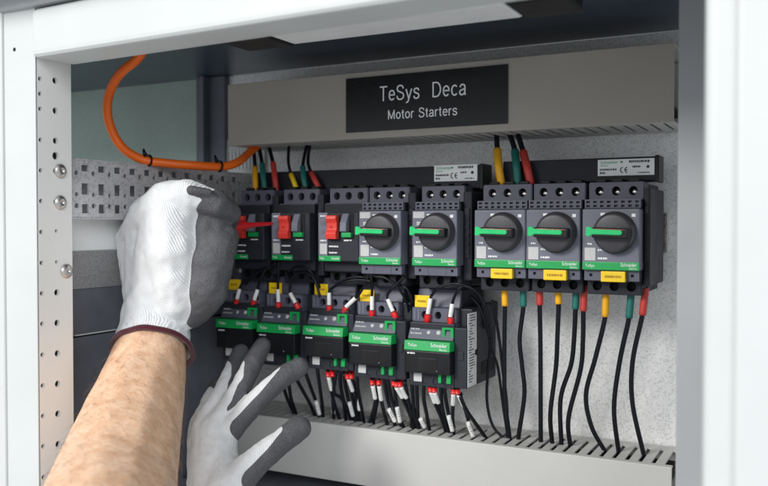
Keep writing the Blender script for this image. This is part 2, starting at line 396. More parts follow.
# ------------------------------------------------------------------ wiring ducts
def duct(name, label, uL, uR, vt, vb, yf, slotz, x_sign):
    """vt, vb = photo rows of the front edges at u=451; slots on the underside or the top"""
    zt, zb = at(451, vt, yf).z, at(451, vb, yf).z
    x0, x1 = at(uL, 150, yf).x, at(uR, 100, yf).x
    t = thing(name, label, 'cable duct', (x0, yf, zb)); W = x1-x0; H = zt-zb; D = -yf-.002
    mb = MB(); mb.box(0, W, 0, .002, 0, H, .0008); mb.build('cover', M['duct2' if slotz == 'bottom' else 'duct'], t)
    zs = 0 if slotz == 'bottom' else H-.0016
    mb = MB()
    mb.box(.0003, W-.0003, .0022, .007, zs+.0001, zs+.0015); mb.box(.0003, W-.0003, D-.014, D, zs+.0001, zs+.0015)
    p = .0108; k = 0; x = .002
    while x < W-.004:
        mb.box(x, min(x+p-.0034, W-.0004), .007, D-.014, zs+.0001, zs+.0015, .0003); x += p
    mb.build('slotted_wall', M['duct'], t)
    mb = MB(); zo = H-.0016 if slotz == 'bottom' else .0
    mb.box(.0003, W-.0003, .0022, D, zo+.0001, zo+.0015); mb.box(.0003, W-.0003, D-.0016, D+.0008, .003, H-.003)
    if slotz == 'bottom': mb.box(-.0015, .0002, .0022, D, .002, H-.002, .0005)
    mb.build('channel', M['duct'], t)
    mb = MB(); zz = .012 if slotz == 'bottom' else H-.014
    mb.box(.001, W-.001, .003, D-.002, zz, zz+.002); mb.build('interior_shade', M['hole'], t)  # near-black sheet standing in for the shade inside the duct
    return t, W, H, x0, zb
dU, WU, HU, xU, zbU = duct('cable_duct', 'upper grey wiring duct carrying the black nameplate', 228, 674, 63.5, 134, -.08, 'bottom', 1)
dL, WL, HL, xL, zbL = duct('cable_duct', 'lower pale grey wiring duct that swallows the hanging black wires', 228, 674.5, 439.5, 500, -.07, 'top', 1)
ZD = zbL+HL                       # top of the lower duct
# dark floor below the lower duct
mb = MB(); mb.box(-.65, .1, -.10, -.001, -.42, zbL-.012); o = mb.build('plinth', M['bluedark'], cab); o.location = -cab_o

# nameplate
p0, p1 = at(345.5, 79.5, -.0822), at(507.5, 123.3, -.0822)
pm = (at(345.5, 106.3, -.0822)+at(507.5, 93.3, -.0822))/2
Wn = p1.x-p0.x; Hn = ((at(345.5, 79.5, -.0822).z-at(345.5, 133.2, -.0822).z)+(at(507.5, 63.4, -.0822).z-at(507.5, 123.3, -.0822).z))/2
np_ = bpy.data.objects.new('nameplate', None); 
mb = MB(); mb.box(-Wn/2, Wn/2, -.0016, -.0003, -Hn/2, Hn/2, .0004)
npo = mb.build('nameplate', M['sign'], dU); npo.location = (pm.x-xU, 0, pm.z-zbU); npo['label'] = 'black nameplate with two lines of white lettering'
bpy.data.objects.remove(np_)
def ell(cx, cz, rx, rz, a0, a1, n=18): return [(cx+rx*math.cos(R(a0+(a1-a0)*i/n)), cz+rz*math.sin(R(a0+(a1-a0)*i/n))) for i in range(n+1)]
def smooth2(p, n=5): return [(v.x, v.y) for v in cr([Vector((x, z, 0)) for x, z in p], n)]
ES = smooth2([(.555, .74), (.50, .89), (.32, .96), (.13, .90), (.075, .74), (.15, .60), (.33, .52), (.52, .42), (.58, .25), (.49, .10), (.32, .04), (.12, .10), (.05, .28)])
GL = {'T': (.62, [[(.0, .955), (.62, .955)], [(.31, .95), (.31, 0)]]),
 'e': (.53, [[(.055, .375), (.485, .375)]+ell(.27, .36, .215, .315, 3, 318)[0:]]), 'S': (.64, [ES]),
 'y': (.50, [[(.03, .69), (.255, .03)], [(.48, .69), (.255, .03), (.19, -.14), (.12, -.19), (.03, -.18)]]),
 's': (.48, [[(x*.74+.01, z*.72) for x, z in ES]]),
 'D': (.69, [[(.10, .955), (.28, .955)]+ell(.30, .5, .33, .455, 78, -78)+[(.28, .045), (.10, .045)], [(.07, 0), (.07, 1)]]),
 'c': (.50, [ell(.27, .36, .215, .315, 42, 318)]), 'a': (.53, [smooth2([(.08, .52), (.14, .65), (.27, .685), (.40, .63), (.435, .48), (.435, .12), (.48, .01)]), smooth2([(.43, .41), (.25, .36), (.10, .30), (.055, .18), (.12, .06), (.24, .04), (.37, .10), (.435, .24)])]),
 'M': (.82, [[(.07, 0), (.07, .97)], [(.07, .96), (.405, .05)], [(.405, .05), (.74, .96)], [(.74, .97), (.74, 0)]]),
 'o': (.54, [ell(.27, .36, .215, .315, 0, 360, 26)]), 't': (.30, [[(.14, .92), (.14, .16), (.18, .06), (.29, .045)], [(.0, .66), (.28, .66)]]),
 'r': (.34, [[(.07, .70), (.07, 0)], smooth2([(.07, .42), (.12, .58), (.21, .66), (.33, .65)])]), ' ': (.34, []), 'C': (.62, [ell(.52, .5, .45, .45, 100, 260)]), 'E': (.62, [ell(.52, .5, .45, .45, 100, 260), [(.08, .5), (.48, .5)]])}
def sign_text(s_, cap, sx, wd, sp, cx, cz, y, parent, m=None):
    total = sum(GL[c][0]*sx+sp for c in s_)-sp; x = cx-total*cap/2; mb = MB()
    for ch in s_:
        w_, st = GL[ch]
        for k_, pl in enumerate(st):
            P_ = [Vector((x+px*sx*cap, cz+(pz-.5)*cap)) for px, pz in pl]; n_ = len(P_); Lf, Rt = [], []
            for i in range(n_):
                d0 = (P_[i]-P_[max(i-1, 0)]); d1 = (P_[min(i+1, n_-1)]-P_[i]); d0 = d0.normalized() if d0.length > 1e-9 else d1.normalized(); d1 = d1.normalized() if d1.length > 1e-9 else d0
                m_ = (d0+d1); m_ = m_.normalized() if m_.length > .2 else d1; nn = Vector((-m_.y, m_.x)); q = wd*cap/2/max(.5, nn.dot(Vector((-d1.y, d1.x))))
                yy = y-.00012*(k_+1); Lf.append(mb.bm.verts.new((P_[i].x+nn.x*q, yy, P_[i].y+nn.y*q))); Rt.append(mb.bm.verts.new((P_[i].x-nn.x*q, yy, P_[i].y-nn.y*q)))
            for i in range(n_-1): mb.bm.faces.new((Lf[i], Rt[i], Rt[i+1], Lf[i+1]))
        x += (w_*sx+sp)*cap
    return mb.build('lettering', m or M['txt'], parent)
sign_text('TeSys  Deca', .0139, .92, .098, .10, -.001, Hn*.17, -.0016, npo)
sign_text('Motor Starters', .0088, 1.04, .125, .10, -.001, -Hn*.215, -.0016, npo)

# ------------------------------------------------------------------ motor starters
YS = -.093                        # front face plane
def holes_block(x0, x1, z0, z1, yf, depth, hx, hz, r, parent, m, name='terminal_block', screws=True, sq=False):
    """block with real funnel holes in its front"""
    mb = MB(); cells = []; xs = [x0]+[(a+b)/2 for a, b in zip(hx, hx[1:])]+[x1]
    for i, h in enumerate(hx): cells.append((xs[i], xs[i+1], z0, z1, (h, hz, r, r*1.08, 'o')))
    mb.panel((0, yf, 0), (1, 0, 0), (0, 0, 1), cells, .006, (0, -1, 0))
    mb.box(x0, x1, yf+.0061, yf+depth, z0, z1)
    e = .0006
    mb.box(x0-e, x0+.0001, yf+.0008, yf+depth-.001, z0+.0004, z1-.0004); mb.box(x1-.0001, x1+e, yf+.0008, yf+depth-.001, z0+.0004, z1-.0004)
    mb.box(x0, x1, yf+.0006, yf+depth-.001, z1-.0001, z1+e); mb.box(x0, x1, yf+.0006, yf+depth-.001, z0-e, z0+.0001)
    o = mb.build(name, m, parent)
    for h in hx:
        mb = MB(); mb.lathe([(r*1.05, .0), (r*1.05, .0004), (0, .0004)], (h, yf+.0058, hz), (0, -1, 0), 14); w_ = mb.build('terminal_well', M['hole'], o)
        if screws:
            mb = MB(); q = r*.62
            mb.lathe([(q, 0), (q, .0010), (q*.75, .0017), (0, .0018)], (h+r*.15, yf+.0055, hz-r*.25), (0, -1, 0), 14)
            mb.box(h+r*.15-q*.8, h+r*.15+q*.8, yf+.0036, yf+.0040, hz-r*.25-.00025, hz-r*.25+.00025)
            mb.build('screw', M['steel'], o)
    return o
def bars(rects, y, m, parent, name='print'):
    mb = MB()
    for x0, x1, z0, z1 in rects: mb.box(x0, x1, y-.0003, y, z0, z1)
    return mb.build(name, m, parent)
def fine_print(x0, x1, z, h, y, m, parent, seed):
    """illegible small print: a row of tiny strokes"""
    r = random.Random(seed); x = x0; L = []
    while x < x1:
        w = r.uniform(.0005, .0016); L.append((x, min(x+w, x1), z-h/2*r.uniform(.6, 1), z+h/2)); x += w+r.uniform(.0003, .0007)
    return bars(L, y, m, parent, 'print')

def vents(mb_parent, W, y, z0, z1):
    mb = MB(); n = 8; cw = W/n; cells = []
    rows = 2; ch = (z1-z0)/rows
    for i in range(n):
        for j in range(rows):
            a0 = -W/2+i*cw; b0 = z0+j*ch
            cells.append((a0, a0+cw, b0, b0+ch, (a0+cw/2, b0+ch/2, cw*.27, ch*.28, 'sq')))
    mb.panel((0, y, 0), (1, 0, 0), (0, 0, 1), cells, .003, (0, -1, 0))
    mb.box(-W/2, W/2, y+.0031, y+.02, z0, z1)
    mb.box(-W/2, W/2, y+.0002, y+.02, z1-.0001, z1+.0005)
    return mb.build('vent_strip', M['face'], mb_parent)

def common(t, W, aux, lower_y, screws=True):
    w = W/2
    # rear housing
    mb = MB(); mb.box(-w+.0006, w-.0006, .0395, .088, -.0565, .0345, .0012)
    mb.box(-w+.0003, w-.0003, .010, .030, -.045, .0205, .0010)
    mb.box(-w+.0010, w-.0010, .029, .041, -.0455, .0210, .0008); mb.build('housing', M['body'], t)
    hx = [-w*.60, 0, w*.60]
    holes_block(-w+.0012, w-.0012, .0213, .035, .020, .020, hx, .0282, .0036, t, M['face'], screws=screws)
    mb = MB()
    for h in hx: mb.box(h-.0042, h+.0042, .024, .038, .0356, .0385, .0008)
    mb.build('terminal_cap', M['black'], t)
    holes_block(-w+.0016, w-.0016, -.057, -.0455, lower_y, .02, hx, -.0505, .0038, t, M['body'], name='lower_terminal_block', screws=False)
    if aux:
        mb = MB(); mb.box(w+.0002, w+aux, .014, .080, -.050, .030, .0015); mb.box(w+aux*.2, w+aux*.8, .0125, .0141, -.03, .015, .0006)
        for k in range(5): mb.box(w+aux*.3, w+aux*.75, .0117, .0127, -.026+k*.0075, -.022+k*.0075, .0003)
        ab = mb.build('auxiliary_block', M['body'], t)
        for k in range(6): fine_print(.026, .058, .018-k*.009, .0018, 0, M['face'], None, k+int(W*1e5)) if False else None

def rotary(X, W, label, aux, tag, seed, screws=True, z=0):
    t = thing('rotary_motor_starter', label, 'motor starter', (X, YS, z), 'rotary motor starters in the top row'); w = W/2
    common(t, W, aux, .014, screws)
    vents(t, W-.0012, .006, .0138, .0205)
    mb = MB(); mb.box(-w, w, 0, .022, -.0368, .0132, .0016, 3); fp = mb.build('front_plate', M['face2'], t)
    mb = MB(); mb.box(-w+.0003, w-.0003, -.0005, .004, -.0366, -.0300, .0005); gb = mb.build('green_band', M['green'], t)
    text('TeSys', .0034, M['txt'], gb, (-w+.0028, -.0005, -.0332), 'LEFT', .95)
    text('Schneider', .0041, M['txt'], gb, (w-.0022, -.0005, -.0322), 'RIGHT', .78); text('Electric', .0022, M['txt'], gb, (w-.0022, -.0005, -.0350), 'RIGHT', .9)
    # foot strip with two square holes
    mb = MB(); cells = [(-w+.001, -w*.35, -.0450, -.0372, (-w*.72, -.0410, .0012, .0012, 'sq')), (-w*.35, w*.45, -.0450, -.0372, None), (w*.45, w-.001, -.0450, -.0372, (w*.72, -.0410, .0012, .0012, 'sq'))]
    mb.panel((0, .004, 0), (1, 0, 0), (0, 0, 1), cells, .004, (0, -1, 0)); mb.box(-w+.001, w-.001, .0081, .02, -.0450, -.0372)
    mb.box(-w*.35-.0003, -w*.35+.0003, .0036, .0045, -.0450, -.0372); mb.box(w*.45-.0003, w*.45+.0003, .0036, .0045, -.0450, -.0372); mb.box(-w+.001, w-.001, .0041, .02, -.0455, -.0449)
    mb.build('foot_strip', M['face'], t)
    # knob
    kx, kz, kr = W*.075, -.0062, .0160
    mb = MB(); mb.lathe([(kr+.0012, 0), (kr+.0012, .0012), (kr, .0016), (kr, .0070), (kr-.0010, .0086), (kr-.0028, .0090), (0, .0090)], (kx, 0, kz), (0, -1, 0), 40)
    kn = mb.build('knob', M['knob'], t)
    mb = MB(); mb.box(-.0150, .0140, -.0168, -.0088, -.0044, .0040, .0016, 3); g = mb.build('grip', M['black'], kn); g.location = (kx, 0, kz); g.rotation_euler = (0, R(2), 0)
    t2 = bmesh.new(); pr = [(-.0192, -.0034), (-.0178, -.0040), (-.0160, -.0036), (-.0135, -.0020), (.0082, -.0019), (.0092, -.0010), (.0092, .0010), (.0082, .0019), (-.0135, .0020), (-.0160, .0036), (-.0178, .0040), (-.0192, .0034)]
    A_ = [t2.verts.new((x, -.0180, z_)) for x, z_ in pr]; B_ = [t2.verts.new((x, -.0150, z_)) for x, z_ in pr]; t2.faces.new(A_); t2.faces.new(B_[::-1])
    for i in range(12): t2.faces.new((A_[i], B_[i], B_[(i+1) % 12], A_[(i+1) % 12]))
    bmesh.ops.recalc_face_normals(t2, faces=t2.faces); bmesh.ops.bevel(t2, geom=t2.edges[:], offset=.0004, segments=2, affect='EDGES')
    mb = MB(); mb._merge(t2); mb.box(-.0188, -.0160, -.0152, -.0010, -.0026, .0026, .0006)
    pt = mb.build('pointer', M['pgreen'], kn); pt.location = (kx, 0, kz+.0004); pt.rotation_euler = (0, R(2), 0)
    mb = MB(); mb.box(-.0120, .0105, -.0171, -.0163, .0024, .0028, .0001); q = mb.build('trip_mark', M['darkred'], kn); q.location = (kx, 0, kz); q.rotation_euler = (0, R(2), 0)
    # printed marks
    mb = MB(); mb.box(-w+.0022, -w+.0110, -.0003, 0, -.0290, -.0185); mb.build('label_patch', M['label'], t)
    fine_print(-w+.0130, -w+.0225, -.0204, .0016, 0, M['txt'], t, seed); fine_print(-w+.0130, -w+.0210, -.0272, .0016, 0, M['txt'], t, seed+1)
    fine_print(-w+.0045, -w+.0085, -.0155, .0014, 0, M['txt'], t, seed+2)
    mb = MB(); mb.prism([(-.0003, .0075), (-.0003, .0098), (0, .0098), (0, .0075)], -w+.0150, -w+.0185); mb.prism([(-.0003, .0065), (-.0003, .0090), (0, .0090), (0, .0065)], w-.0065, w-.0035); mb.build('print', M['txt'], t)
    if not tag:
        mb = MB(); mb.box(-w+.0015, -w+.0125, -.0003, 0, .0062, .0118); mb.box(-w+.0050, -w+.0090, -.0004, 0, -.0003, .0030); mb.build('print', M['label'], t)
    if tag:
        mb = MB(); mb.box(-w*.32, w*.52, -.0015, .0035, -.0460, -.0375, .0006); tg = mb.build('tag', M['yellow'], t); tg['label'] = 'yellow tag clipped on the foot of the starter'
        fine_print(-w*.18, w*.38, -.0418, .0020, -.0015, M['ytxt'], tg, seed+3)
    return t

def push(X, W, label, aux, seed):
    t = thing('push_button_motor_starter', label, 'motor starter', (X, YS, 0), 'push button motor starters in the top row'); w = W/2
    common(t, W, aux, .020, False)
    mb = MB(); mb.box(-w+.0008, w-.0008, .012, .03, .0136, .0212, .0008); mb.build('recess_strip', M['face'], t)
    mb = MB(); mb.box(-w, -w+.0105, -.0006, .018, -.0300, .0118, .0010); mb.build('mark_column', M['face2'], t)
    mb = MB(); mb.box(-w+.0106, w, 0, .022, -.0346, .0118, .0012, 3); mb.box(-w, -w+.0107, .0003, .022, -.0346, -.0301, .0006); mb.build('front_plate', M['cbody'], t)
    mb = MB(); mb.box(-w+.0003, w*.12, -.0007, .003, -.0344, -.0294, .0004); gb = mb.build('green_band', M['green'], t)
    text('TeSys', .0026, M['txt'], gb, (-w+.0016, -.0007, -.0318), 'LEFT', .9); text('Schneider', .0031, M['txt'], gb, (w*.09, -.0007, -.0318), 'RIGHT', .72)
    # red stop button in its frame
    bx0, bx1 = -w+.0118, -w+.0232
    mb = MB(); mb.box(bx0-.0008, bx1+.0008, -.0012, .004, -.0142, .0100, .0006); fr = mb.build('button_frame', M['black'], t)
    mb = MB(); mb.prism([(.002, -.0133), (-.0066, -.0133), (-.0072, -.0080), (-.0050, -.0040), (-.0050, .0020), (-.0072, .0060), (-.0062, .0091), (.002, .0091)], bx0, bx1, .0007)
    mb.build('stop_button', M['red'], t)
    mb = MB(); mb.lathe([(.0012, 0), (.0012, .0003), (0, .0003)], ((bx0+bx1)/2, -.0050, -.002), (0, -1, 0), 14); mb.build('print', M['darkred'], t)
    # start lever recess
    lx0, lx1 = -w+.0265, w-.0050
    mb = MB(); mb.box(lx0, lx1, -.0005, .001, -.0120, .0110, .0003); mb.build('lever_recess', M['hole'], t)
    mb = MB(); mb.prism([(.001, -.0080), (-.0070, -.0060), (-.0062, .0020), (-.0010, .0108), (.001, .0108)], lx0+.0008, lx1-.0048, .0006); mb.build('start_lever', M['face2'], t)
    mb = MB(); mb.box(lx0+.0012, lx1-.0010, -.0042, .001, -.0116, -.0072, .0006); mb.build('start_button', M['green'], t)
    mb = MB(); mb.box(-w+.0022, -w+.0100, -.0010, -.0006, -.0278, -.0178); mb.build('label_patch', M['label'], t)
    mb = MB(); mb.box(-w+.0028, -w+.0085, -.0009, -.0006, -.0005, .0030); mb.box(-w+.0042, -w+.0070, -.0010, -.0006, -.0085, -.0050); mb.build('print', M['bluedark'], t)
    fine_print(-w+.0025, -w+.0095, .0085, .0016, -.0006, M['txt'], t, seed+5); fine_print(-w+.0025, -w+.0095, -.0150, .0016, -.0006, M['txt'], t, seed+6)
    fine_print(-w+.0120, -w+.0220, -.0205, .0015, 0, M['txt'], t, seed); fine_print(-w+.0120, -w+.0210, -.0265, .0015, 0, M['txt'], t, seed+1)
    fine_print(lx0+.002, lx1-.002, -.0146, .0014, 0, M['txt'], t, seed+2)
    return t
k = -YS+CAMY; LS = -k-0.0
LS = YS-CAMY
push(-.747*LS, .0440, 'leftmost push button starter, its red button crossed by the red tool', .0075, 11)
push(-.669*LS, .0440, 'second push button starter from the left, clear of the glove and tool', .0075, 31)
push(-.590*LS, .0440, 'push button starter touching a rotary starter on its right', 0, 51)
rotary(-.5257*LS, .0440, 'small rotary starter standing directly against a red button starter', .0085, False, 71)
rotary(-.4454*LS, .0440, 'small rotary starter alone with dark gaps on both sides, under the busbar label', .0085, False, 91)
rotary(-.3560*LS, .0462, 'yellow-tagged rotary starter fed from above by yellow, teal and red sleeved wires', 0, True, 111)
rotary(-.2881*LS, .0462, 'yellow-tagged rotary starter in the middle of the row of three', 0, True, 131)
rotary(-.2185*LS, .0462, 'rightmost yellow-tagged rotary starter, under the white busbar label beside the post', .0055, True, 151)

# ------------------------------------------------------------------ comb busbars
def busbar(u0, v0, u1, v1, hgt, lab, lu0, lu1, lv0, lv1, seed):
    y = -.055; x0, x1 = at(u0, v0, y).x, at(u1, v1, y).x; zt = (at(u0, v0, y).z+at(u1, v1, y).z)/2
    t = thing('comb_busbar', lab, 'busbar', (x0, y, zt-hgt), 'comb busbars above the starters'); W = x1-x0
    mb = MB(); mb.box(0, W, 0, .022, 0, hgt, .0010); n = int(W/.0155)
    for i in range(n): mb.box(.006+i*.0155, .012+i*.0155, .002, .010, -.010, .001, .0008)
    mb.build('bar', M['black'] if False else M['body'], t)
    mb = MB(); mb.box(W-.0012, W+.0022, -.001, .023, -.001, hgt+.001, .0008); mb.build('end_cap', M['black'], t)
    lx0, lx1 = at(lu0, lv0, y).x-x0, at(lu1, lv1, y).x-x0; z1 = at((lu0+lu1)/2, lv0, y).z-(zt-hgt); z0 = at((lu0+lu1)/2, lv1, y).z-(zt-hgt)
    mb = MB(); mb.box(lx0, lx1, -.0008, .0001, z0, z1, .0002); lb = mb.build('rating_label', M['strip'], t)
    w, h = lx1-lx0, z1-z0
    text('Schneider', h*.27, M['gtxt'], lb, (lx0+w*.05, -.0008, z1-h*.18), 'LEFT', .98); text('Electric', h*.15, M['gtxt'], lb, (lx0+w*.05, -.0008, z1-h*.37), 'LEFT', 1)
    mb = MB(); mb.box(lx0+w*.405, lx0+w*.45, -.0011, -.0008, z1-h*.22, z1-h*.12); mb.build('print', M['gtxt'], lb)
    sign_text('CE', h*.36, 1.0, .17, .12, lx0+w*.475, z1-h*.66, -.0008, lb, M['dtxt'])
    for i, (a, b, c, hh) in enumerate(((.56, .92, .17, .15), (.04, .34, .62, .12), (.04, .14, .82, .12), (.62, .76, .48, .11), (.72, .92, .85, .08))):
        fine_print(lx0+w*a, lx0+w*b, z1-h*c, h*hh, -.0008, M['dtxt'], lb, seed+i)
    mb = MB(); mb.lathe([(h*.09, 0), (h*.09, .0003), (0, .0003)], (lx0+w*.89, -.0008, z1-h*.5), (0, -1, 0), 12); mb.build('print', M['dtxt'], lb)
    return t
busbar(252, 174, 481, 163.2, .0215, 'left dark comb busbar, longer, above five starters', 434.5, 477.5, 164.8, 181.2, 200)
busbar(503, 161.6, 656.5, 156.0, .0205, 'right dark comb busbar, shorter, above the yellow-tagged starters', 598, 654.5, 159.0, 175.5, 300)

# ------------------------------------------------------------------ DIN rail under the contactors and the starters
for (u0, u1, v, lab) in ((236, 668, 232, 'steel mounting rail behind the row of starters'), (236, 488, 345, 'steel mounting rail behind the row of contactors')):
    x0, x1 = at(u0, v, -.004).x, at(u1, v, -.004).x; z = at((u0+u1)/2, v, -.004).z
    mb = MB(); mb.box(x0, x1, -.0052, -.0006, z-.0175, z+.0175, .0008); o = mb.build('mounting_rail', M['steel'])
    o['label'] = lab; o['category'] = 'rail'

# ------------------------------------------------------------------ contactors
YC = -.093
def contactor(uL, vmid, label, strip, seed, side_label=False):
    W = .0450; w = W/2; xl = at(uL, vmid, YC).x; X = xl+w
    um = uL+22; z = at(um, vmid, YC).z             # z of the middle of the green band
    t = thing('contactor', label, 'contactor', (X, YC, z), 'contactors in the lower row')
    mb = MB(); mb.box(-w+.0004, w-.0004, .030, .086, -.0375, .0500, .0015)
    mb.box(-w+.0002, w-.0002, .012, .032, -.0375, .0200, .0012); mb.build('housing', M['cbody'], t)
    # upper part: sloped shoulder with terminal funnels
    mb = MB(); mb.prism([(.0260, .0330), (.0300, .0500), (.05, .0500), (.05, .0330)], -w+.001, w-.001, .0008); mb.build('shoulder', M['face'], t)
    hx = [-w*.42, w*.18, w*.74]
    holes_block(-w+.0008, w-.0008, .0205, .0325, .0165, .02, hx, .0265, .0033, t, M['face'], name='terminal_block', screws=False)
    mb = MB()
    for x in (-w*.85, -w*.68): mb.box(x-.0007, x+.0007, .0160, .0168, .0215, .0318)
    mb.build('rib', M['face2'], t)
    mb = MB(); mb.prism([(.0075, .0052), (.0150, .0198), (.03, .0198), (.03, .0052)], -w, w, .0008); ls = mb.build('marking_shelf', M['face'], t)
    # print on the sloping shelf, as thin raised strokes
    def shelf(x0, x1, zc, h, m, sd, par=t):
        rr = random.Random(sd); x = x0; mbs = MB()
        f = (zc-.0052)/.0146; y = .0075+.0075*f-.0003
        while x < x1:
            ww = rr.uniform(.0006, .0018); mbs.box(x, min(x+ww, x1), y-.0002, y+.0006, zc-h/2, zc+h/2); x += ww+rr.uniform(.0004, .0009)
        mbs.build('print', m, par)
    shelf(-w*.92, -w*.45, .0168, .0015, M['label'], seed); shelf(-w*.92, -w*.55, .0138, .0012, M['label'], seed+1); shelf(-w*.9, -w*.4, .0100, .0013, M['label'], seed+2)
    shelf(-w*.2, w*.5, .0168, .0012, M['label'], seed+3); shelf(w*.55, w*.95, .0168, .0012, M['label'], seed+4)
    mb = MB(); mb.lathe([(.0018, 0), (.0018, .0012), (0, .0012)], (-w*.12, .0115, .0108), (0, -1, .4), 12); mb.lathe([(.0022, 0), (.0022, .0010), (0, .0014)], (w*.32, .0112, .0112), (0, -1, .4), 12); mb.build('indicator', M['label'], t)
    mb = MB(); cells = [(w*.52, w*.97, .0068, .0162, (w*.745, .0115, .0028, .0032, 'sq'))]
    mb.panel((0, .0090, 0), (1, 0, 0), (0, 0, 1), cells, .004, (0, -1, 0)); mb.box(w*.52-.0004, w*.52, .0090, .018, .0066, .0164); mb.box(w*.97, w*.97+.0004, .0090, .018, .0066, .0164); mb.box(w*.52, w*.97, .0090, .018, .0162, .0166); mb.box(w*.52, w*.97, .0128, .0135, .0068, .0162)
    mb.build('green_terminal', M['green'], t)
    # front
    mb = MB(); mb.box(-w, w, .0010, .018, -.0252, -.0046, .0012); mb.build('face_plate', M['cface'], t)
    mb = MB(); mb.prism([(-.0002, -.0042), (.0010, .0042), (.012, .0046), (.012, -.0042)], -w, w, .0004); gb = mb.build('green_band', M['green'], t)
    text('TeSys', .0040, M['txt'], gb, (-w+.0040, -.0001, .0004), 'LEFT', .95); text('Schneider', .0050, M['txt'], gb, (w-.0024, -.0001, .0012), 'RIGHT', .80); text('Electric', .0026, M['txt'], gb, (w-.0024, -.0003, -.0024), 'RIGHT', .95)
    fine_print(-w+.003, -w+.0105, -.0072, .0014, .0010, M['txt'], t, seed+7)
    mb = MB(); mb.box(-w*.40, w*.42, .0006, .0012, -.0235, -.0110, .0003); mb.build('slide_window', M['black'], t)
    mb = MB(); mb.lathe([(.0007, 0), (.0007, .0003), (0, .0003)], (w*.40, .0010, -.0218), (0, -1, 0), 10); mb.build('print', M['txt'], t)
    # lower terminals
    holes_block(-w+.0006, w-.0006, -.0380, -.0256, .0110, .02, [-w*.30, w*.18, w*.66], -.0335, .0030, t, M['cbody'], name='lower_terminal_block', screws=True)
    mb = MB(); mb.box(-w*.78, -w*.42, .0100, .0111, -.0345, -.0265, .0003); mb.build('label_patch', M['label'], t)
    mb = MB(); mb.box(w*.34, w*.47, .0085, .0111, -.0340, -.0262, .0004); mb.box(w*.70, w*.88, .0085, .0111, -.0340, -.0250, .0004); mb.build('green_terminal', M['green'], t)
    # yellow tag
    mb = MB(); mb.box(-w*.93, -w*.25, .0195, .0205, .0325, .0440, .0003); tg = mb.build('tag', M['yellow'], t); 
    fine_print(-w*.80, -w*.42, .0385, .0022, .0195, M['ytxt'], tg, seed+9)
    # side block
    mb = MB(); mb.box(w+.0002, w+strip, .010, .086, -.0375, .0170, .0012); mb.box(w+.0004, w+strip-.0002, .0235, .0855, .0165, .0330, .0012)
    mb.box(w+strip*.3, w+strip*.75, .0090, .0101, -.012, -.004, .0004)
    ab = mb.build('auxiliary_block', M['cbody'], t)
    if side_label:
        mb = MB(); mb.box(w+strip, w+strip+.0004, .0115, .0330, -.0365, .0300, .0002); sl = mb.build('side_label', M['mark'], t); sl['label'] = 'pale printed label on the right side'
        rr = random.Random(5); mb = MB()
        for i in range(26):
            zz = .028-i*.0024; a_ = .0135+rr.uniform(0, .004); mb.box(w+strip+.0003, w+strip+.0006, a_, a_+rr.uniform(.003, .013), zz-.0004, zz+.0004)
        mb.build('print', M['dtxt'], sl)
        mb = MB(); mb.box(w+strip-.001, w+strip+.0008, .029, .036, -.0095, -.0045, .0003); mb.box(w+strip-.001, w+strip+.0009, .046, .080, -.030, -.018, .001); mb.build('recess', M['hole'], ab)
        mb = MB(); mb.box(w+strip-.002, w+strip+.003, .050, .084, .012, .036, .002); mb.build('side_step', M['cbody'], t)
    return t
contactor(215.6, 324.4, 'leftmost contactor, nearest the sleeve of the raised glove', .0060, 401)
contactor(256.5, 329.0, 'second contactor from the left, its face touched by a gloved fingertip', .0075, 431)
contactor(302.5, 331.6, 'middle contactor with the index fingertip at its lower edge', .0060, 461)
contactor(348.5, 339.0, 'fourth contactor, fully in view between the middle one and the last one', .0100, 491)
contactor(404.0, 346.3, 'rightmost contactor with the pale printed label on its side', .0125, 521, True)

# ------------------------------------------------------------------ wires
def seg(pts, m, r, name, parent, n=10, step=7, raw=False):
    mb = MB(); mb.tube(cr(pts, step), r, n); return mb.build(name, m, parent)
def wire(label, pts, r, group, parts=(), cat='wire'):
    """pts: (u, v, y); parts: (name, material, r, [(u,v,y)...], label)"""
    P = [at(*p) for p in pts]
    t = thing('wire', label, cat, P[-1], group); o = P[-1]
    seg([p-o for p in P], M['wire'], r, 'conductor', t)
    for nm, m, rr, pp in parts:
        q = [at(*p)-o for p in pp]; s = seg(q, M[m], rr, nm, t)
        if nm == 'marker':                                   # tiny dark characters along the marker
            a, b = q[0], q[-1]; d = (b-a).normalized(); side_ = (CPOS-(o+a)).normalized(); mbs = MB()
            for f in (.3, .45, .62):
                c = a.lerp(b, f)+side_*(rr*.98); e = d.cross(side_).normalized()
                mbs.tube([c-e*rr*.45, c+e*rr*.45], .00035, 5)
            mbs.build('print', M['dtxt'], s)
    return t
yU = -.045; yT = -.062
def feed(lab, pts, slp, col, r=.0021, rs=.0031, grp='sleeved feed wires above the starters'):
    wire(lab, pts+[slp[-1]], r, grp, [('sleeve', col, rs, slp)])
feed('black wire with yellow sleeve at the leftmost starter', [(253, 132, yU), (253.6, 146, yU), (255, 168, -.055)], [(255, 167.5, -.055), (255.2, 180, yT), (255.6, 193, yT)], 'amber')
feed('black wire with teal sleeve at the leftmost starter', [(258, 132, yU), (259, 146, yU), (262, 164, -.055)], [(262, 164, -.055), (263.5, 178, yT), (265, 193, yT)], 'teals')
feed('black wire with red sleeve at the leftmost starter', [(268, 132, yU), (269, 146, yU), (273, 164, -.055)], [(273, 163, -.055), (275, 178, yT), (276.5, 193, yT)], 'reds')
feed('thin black wire with short yellow sleeve at the second starter', [(290, 132, yU), (289, 145, yU), (288.4, 162, -.05), (291.6, 176, -.055)], [(291, 174.5, -.055), (294, 182, yT), (297.5, 192, yT)], 'yellow', .0016, .0026)
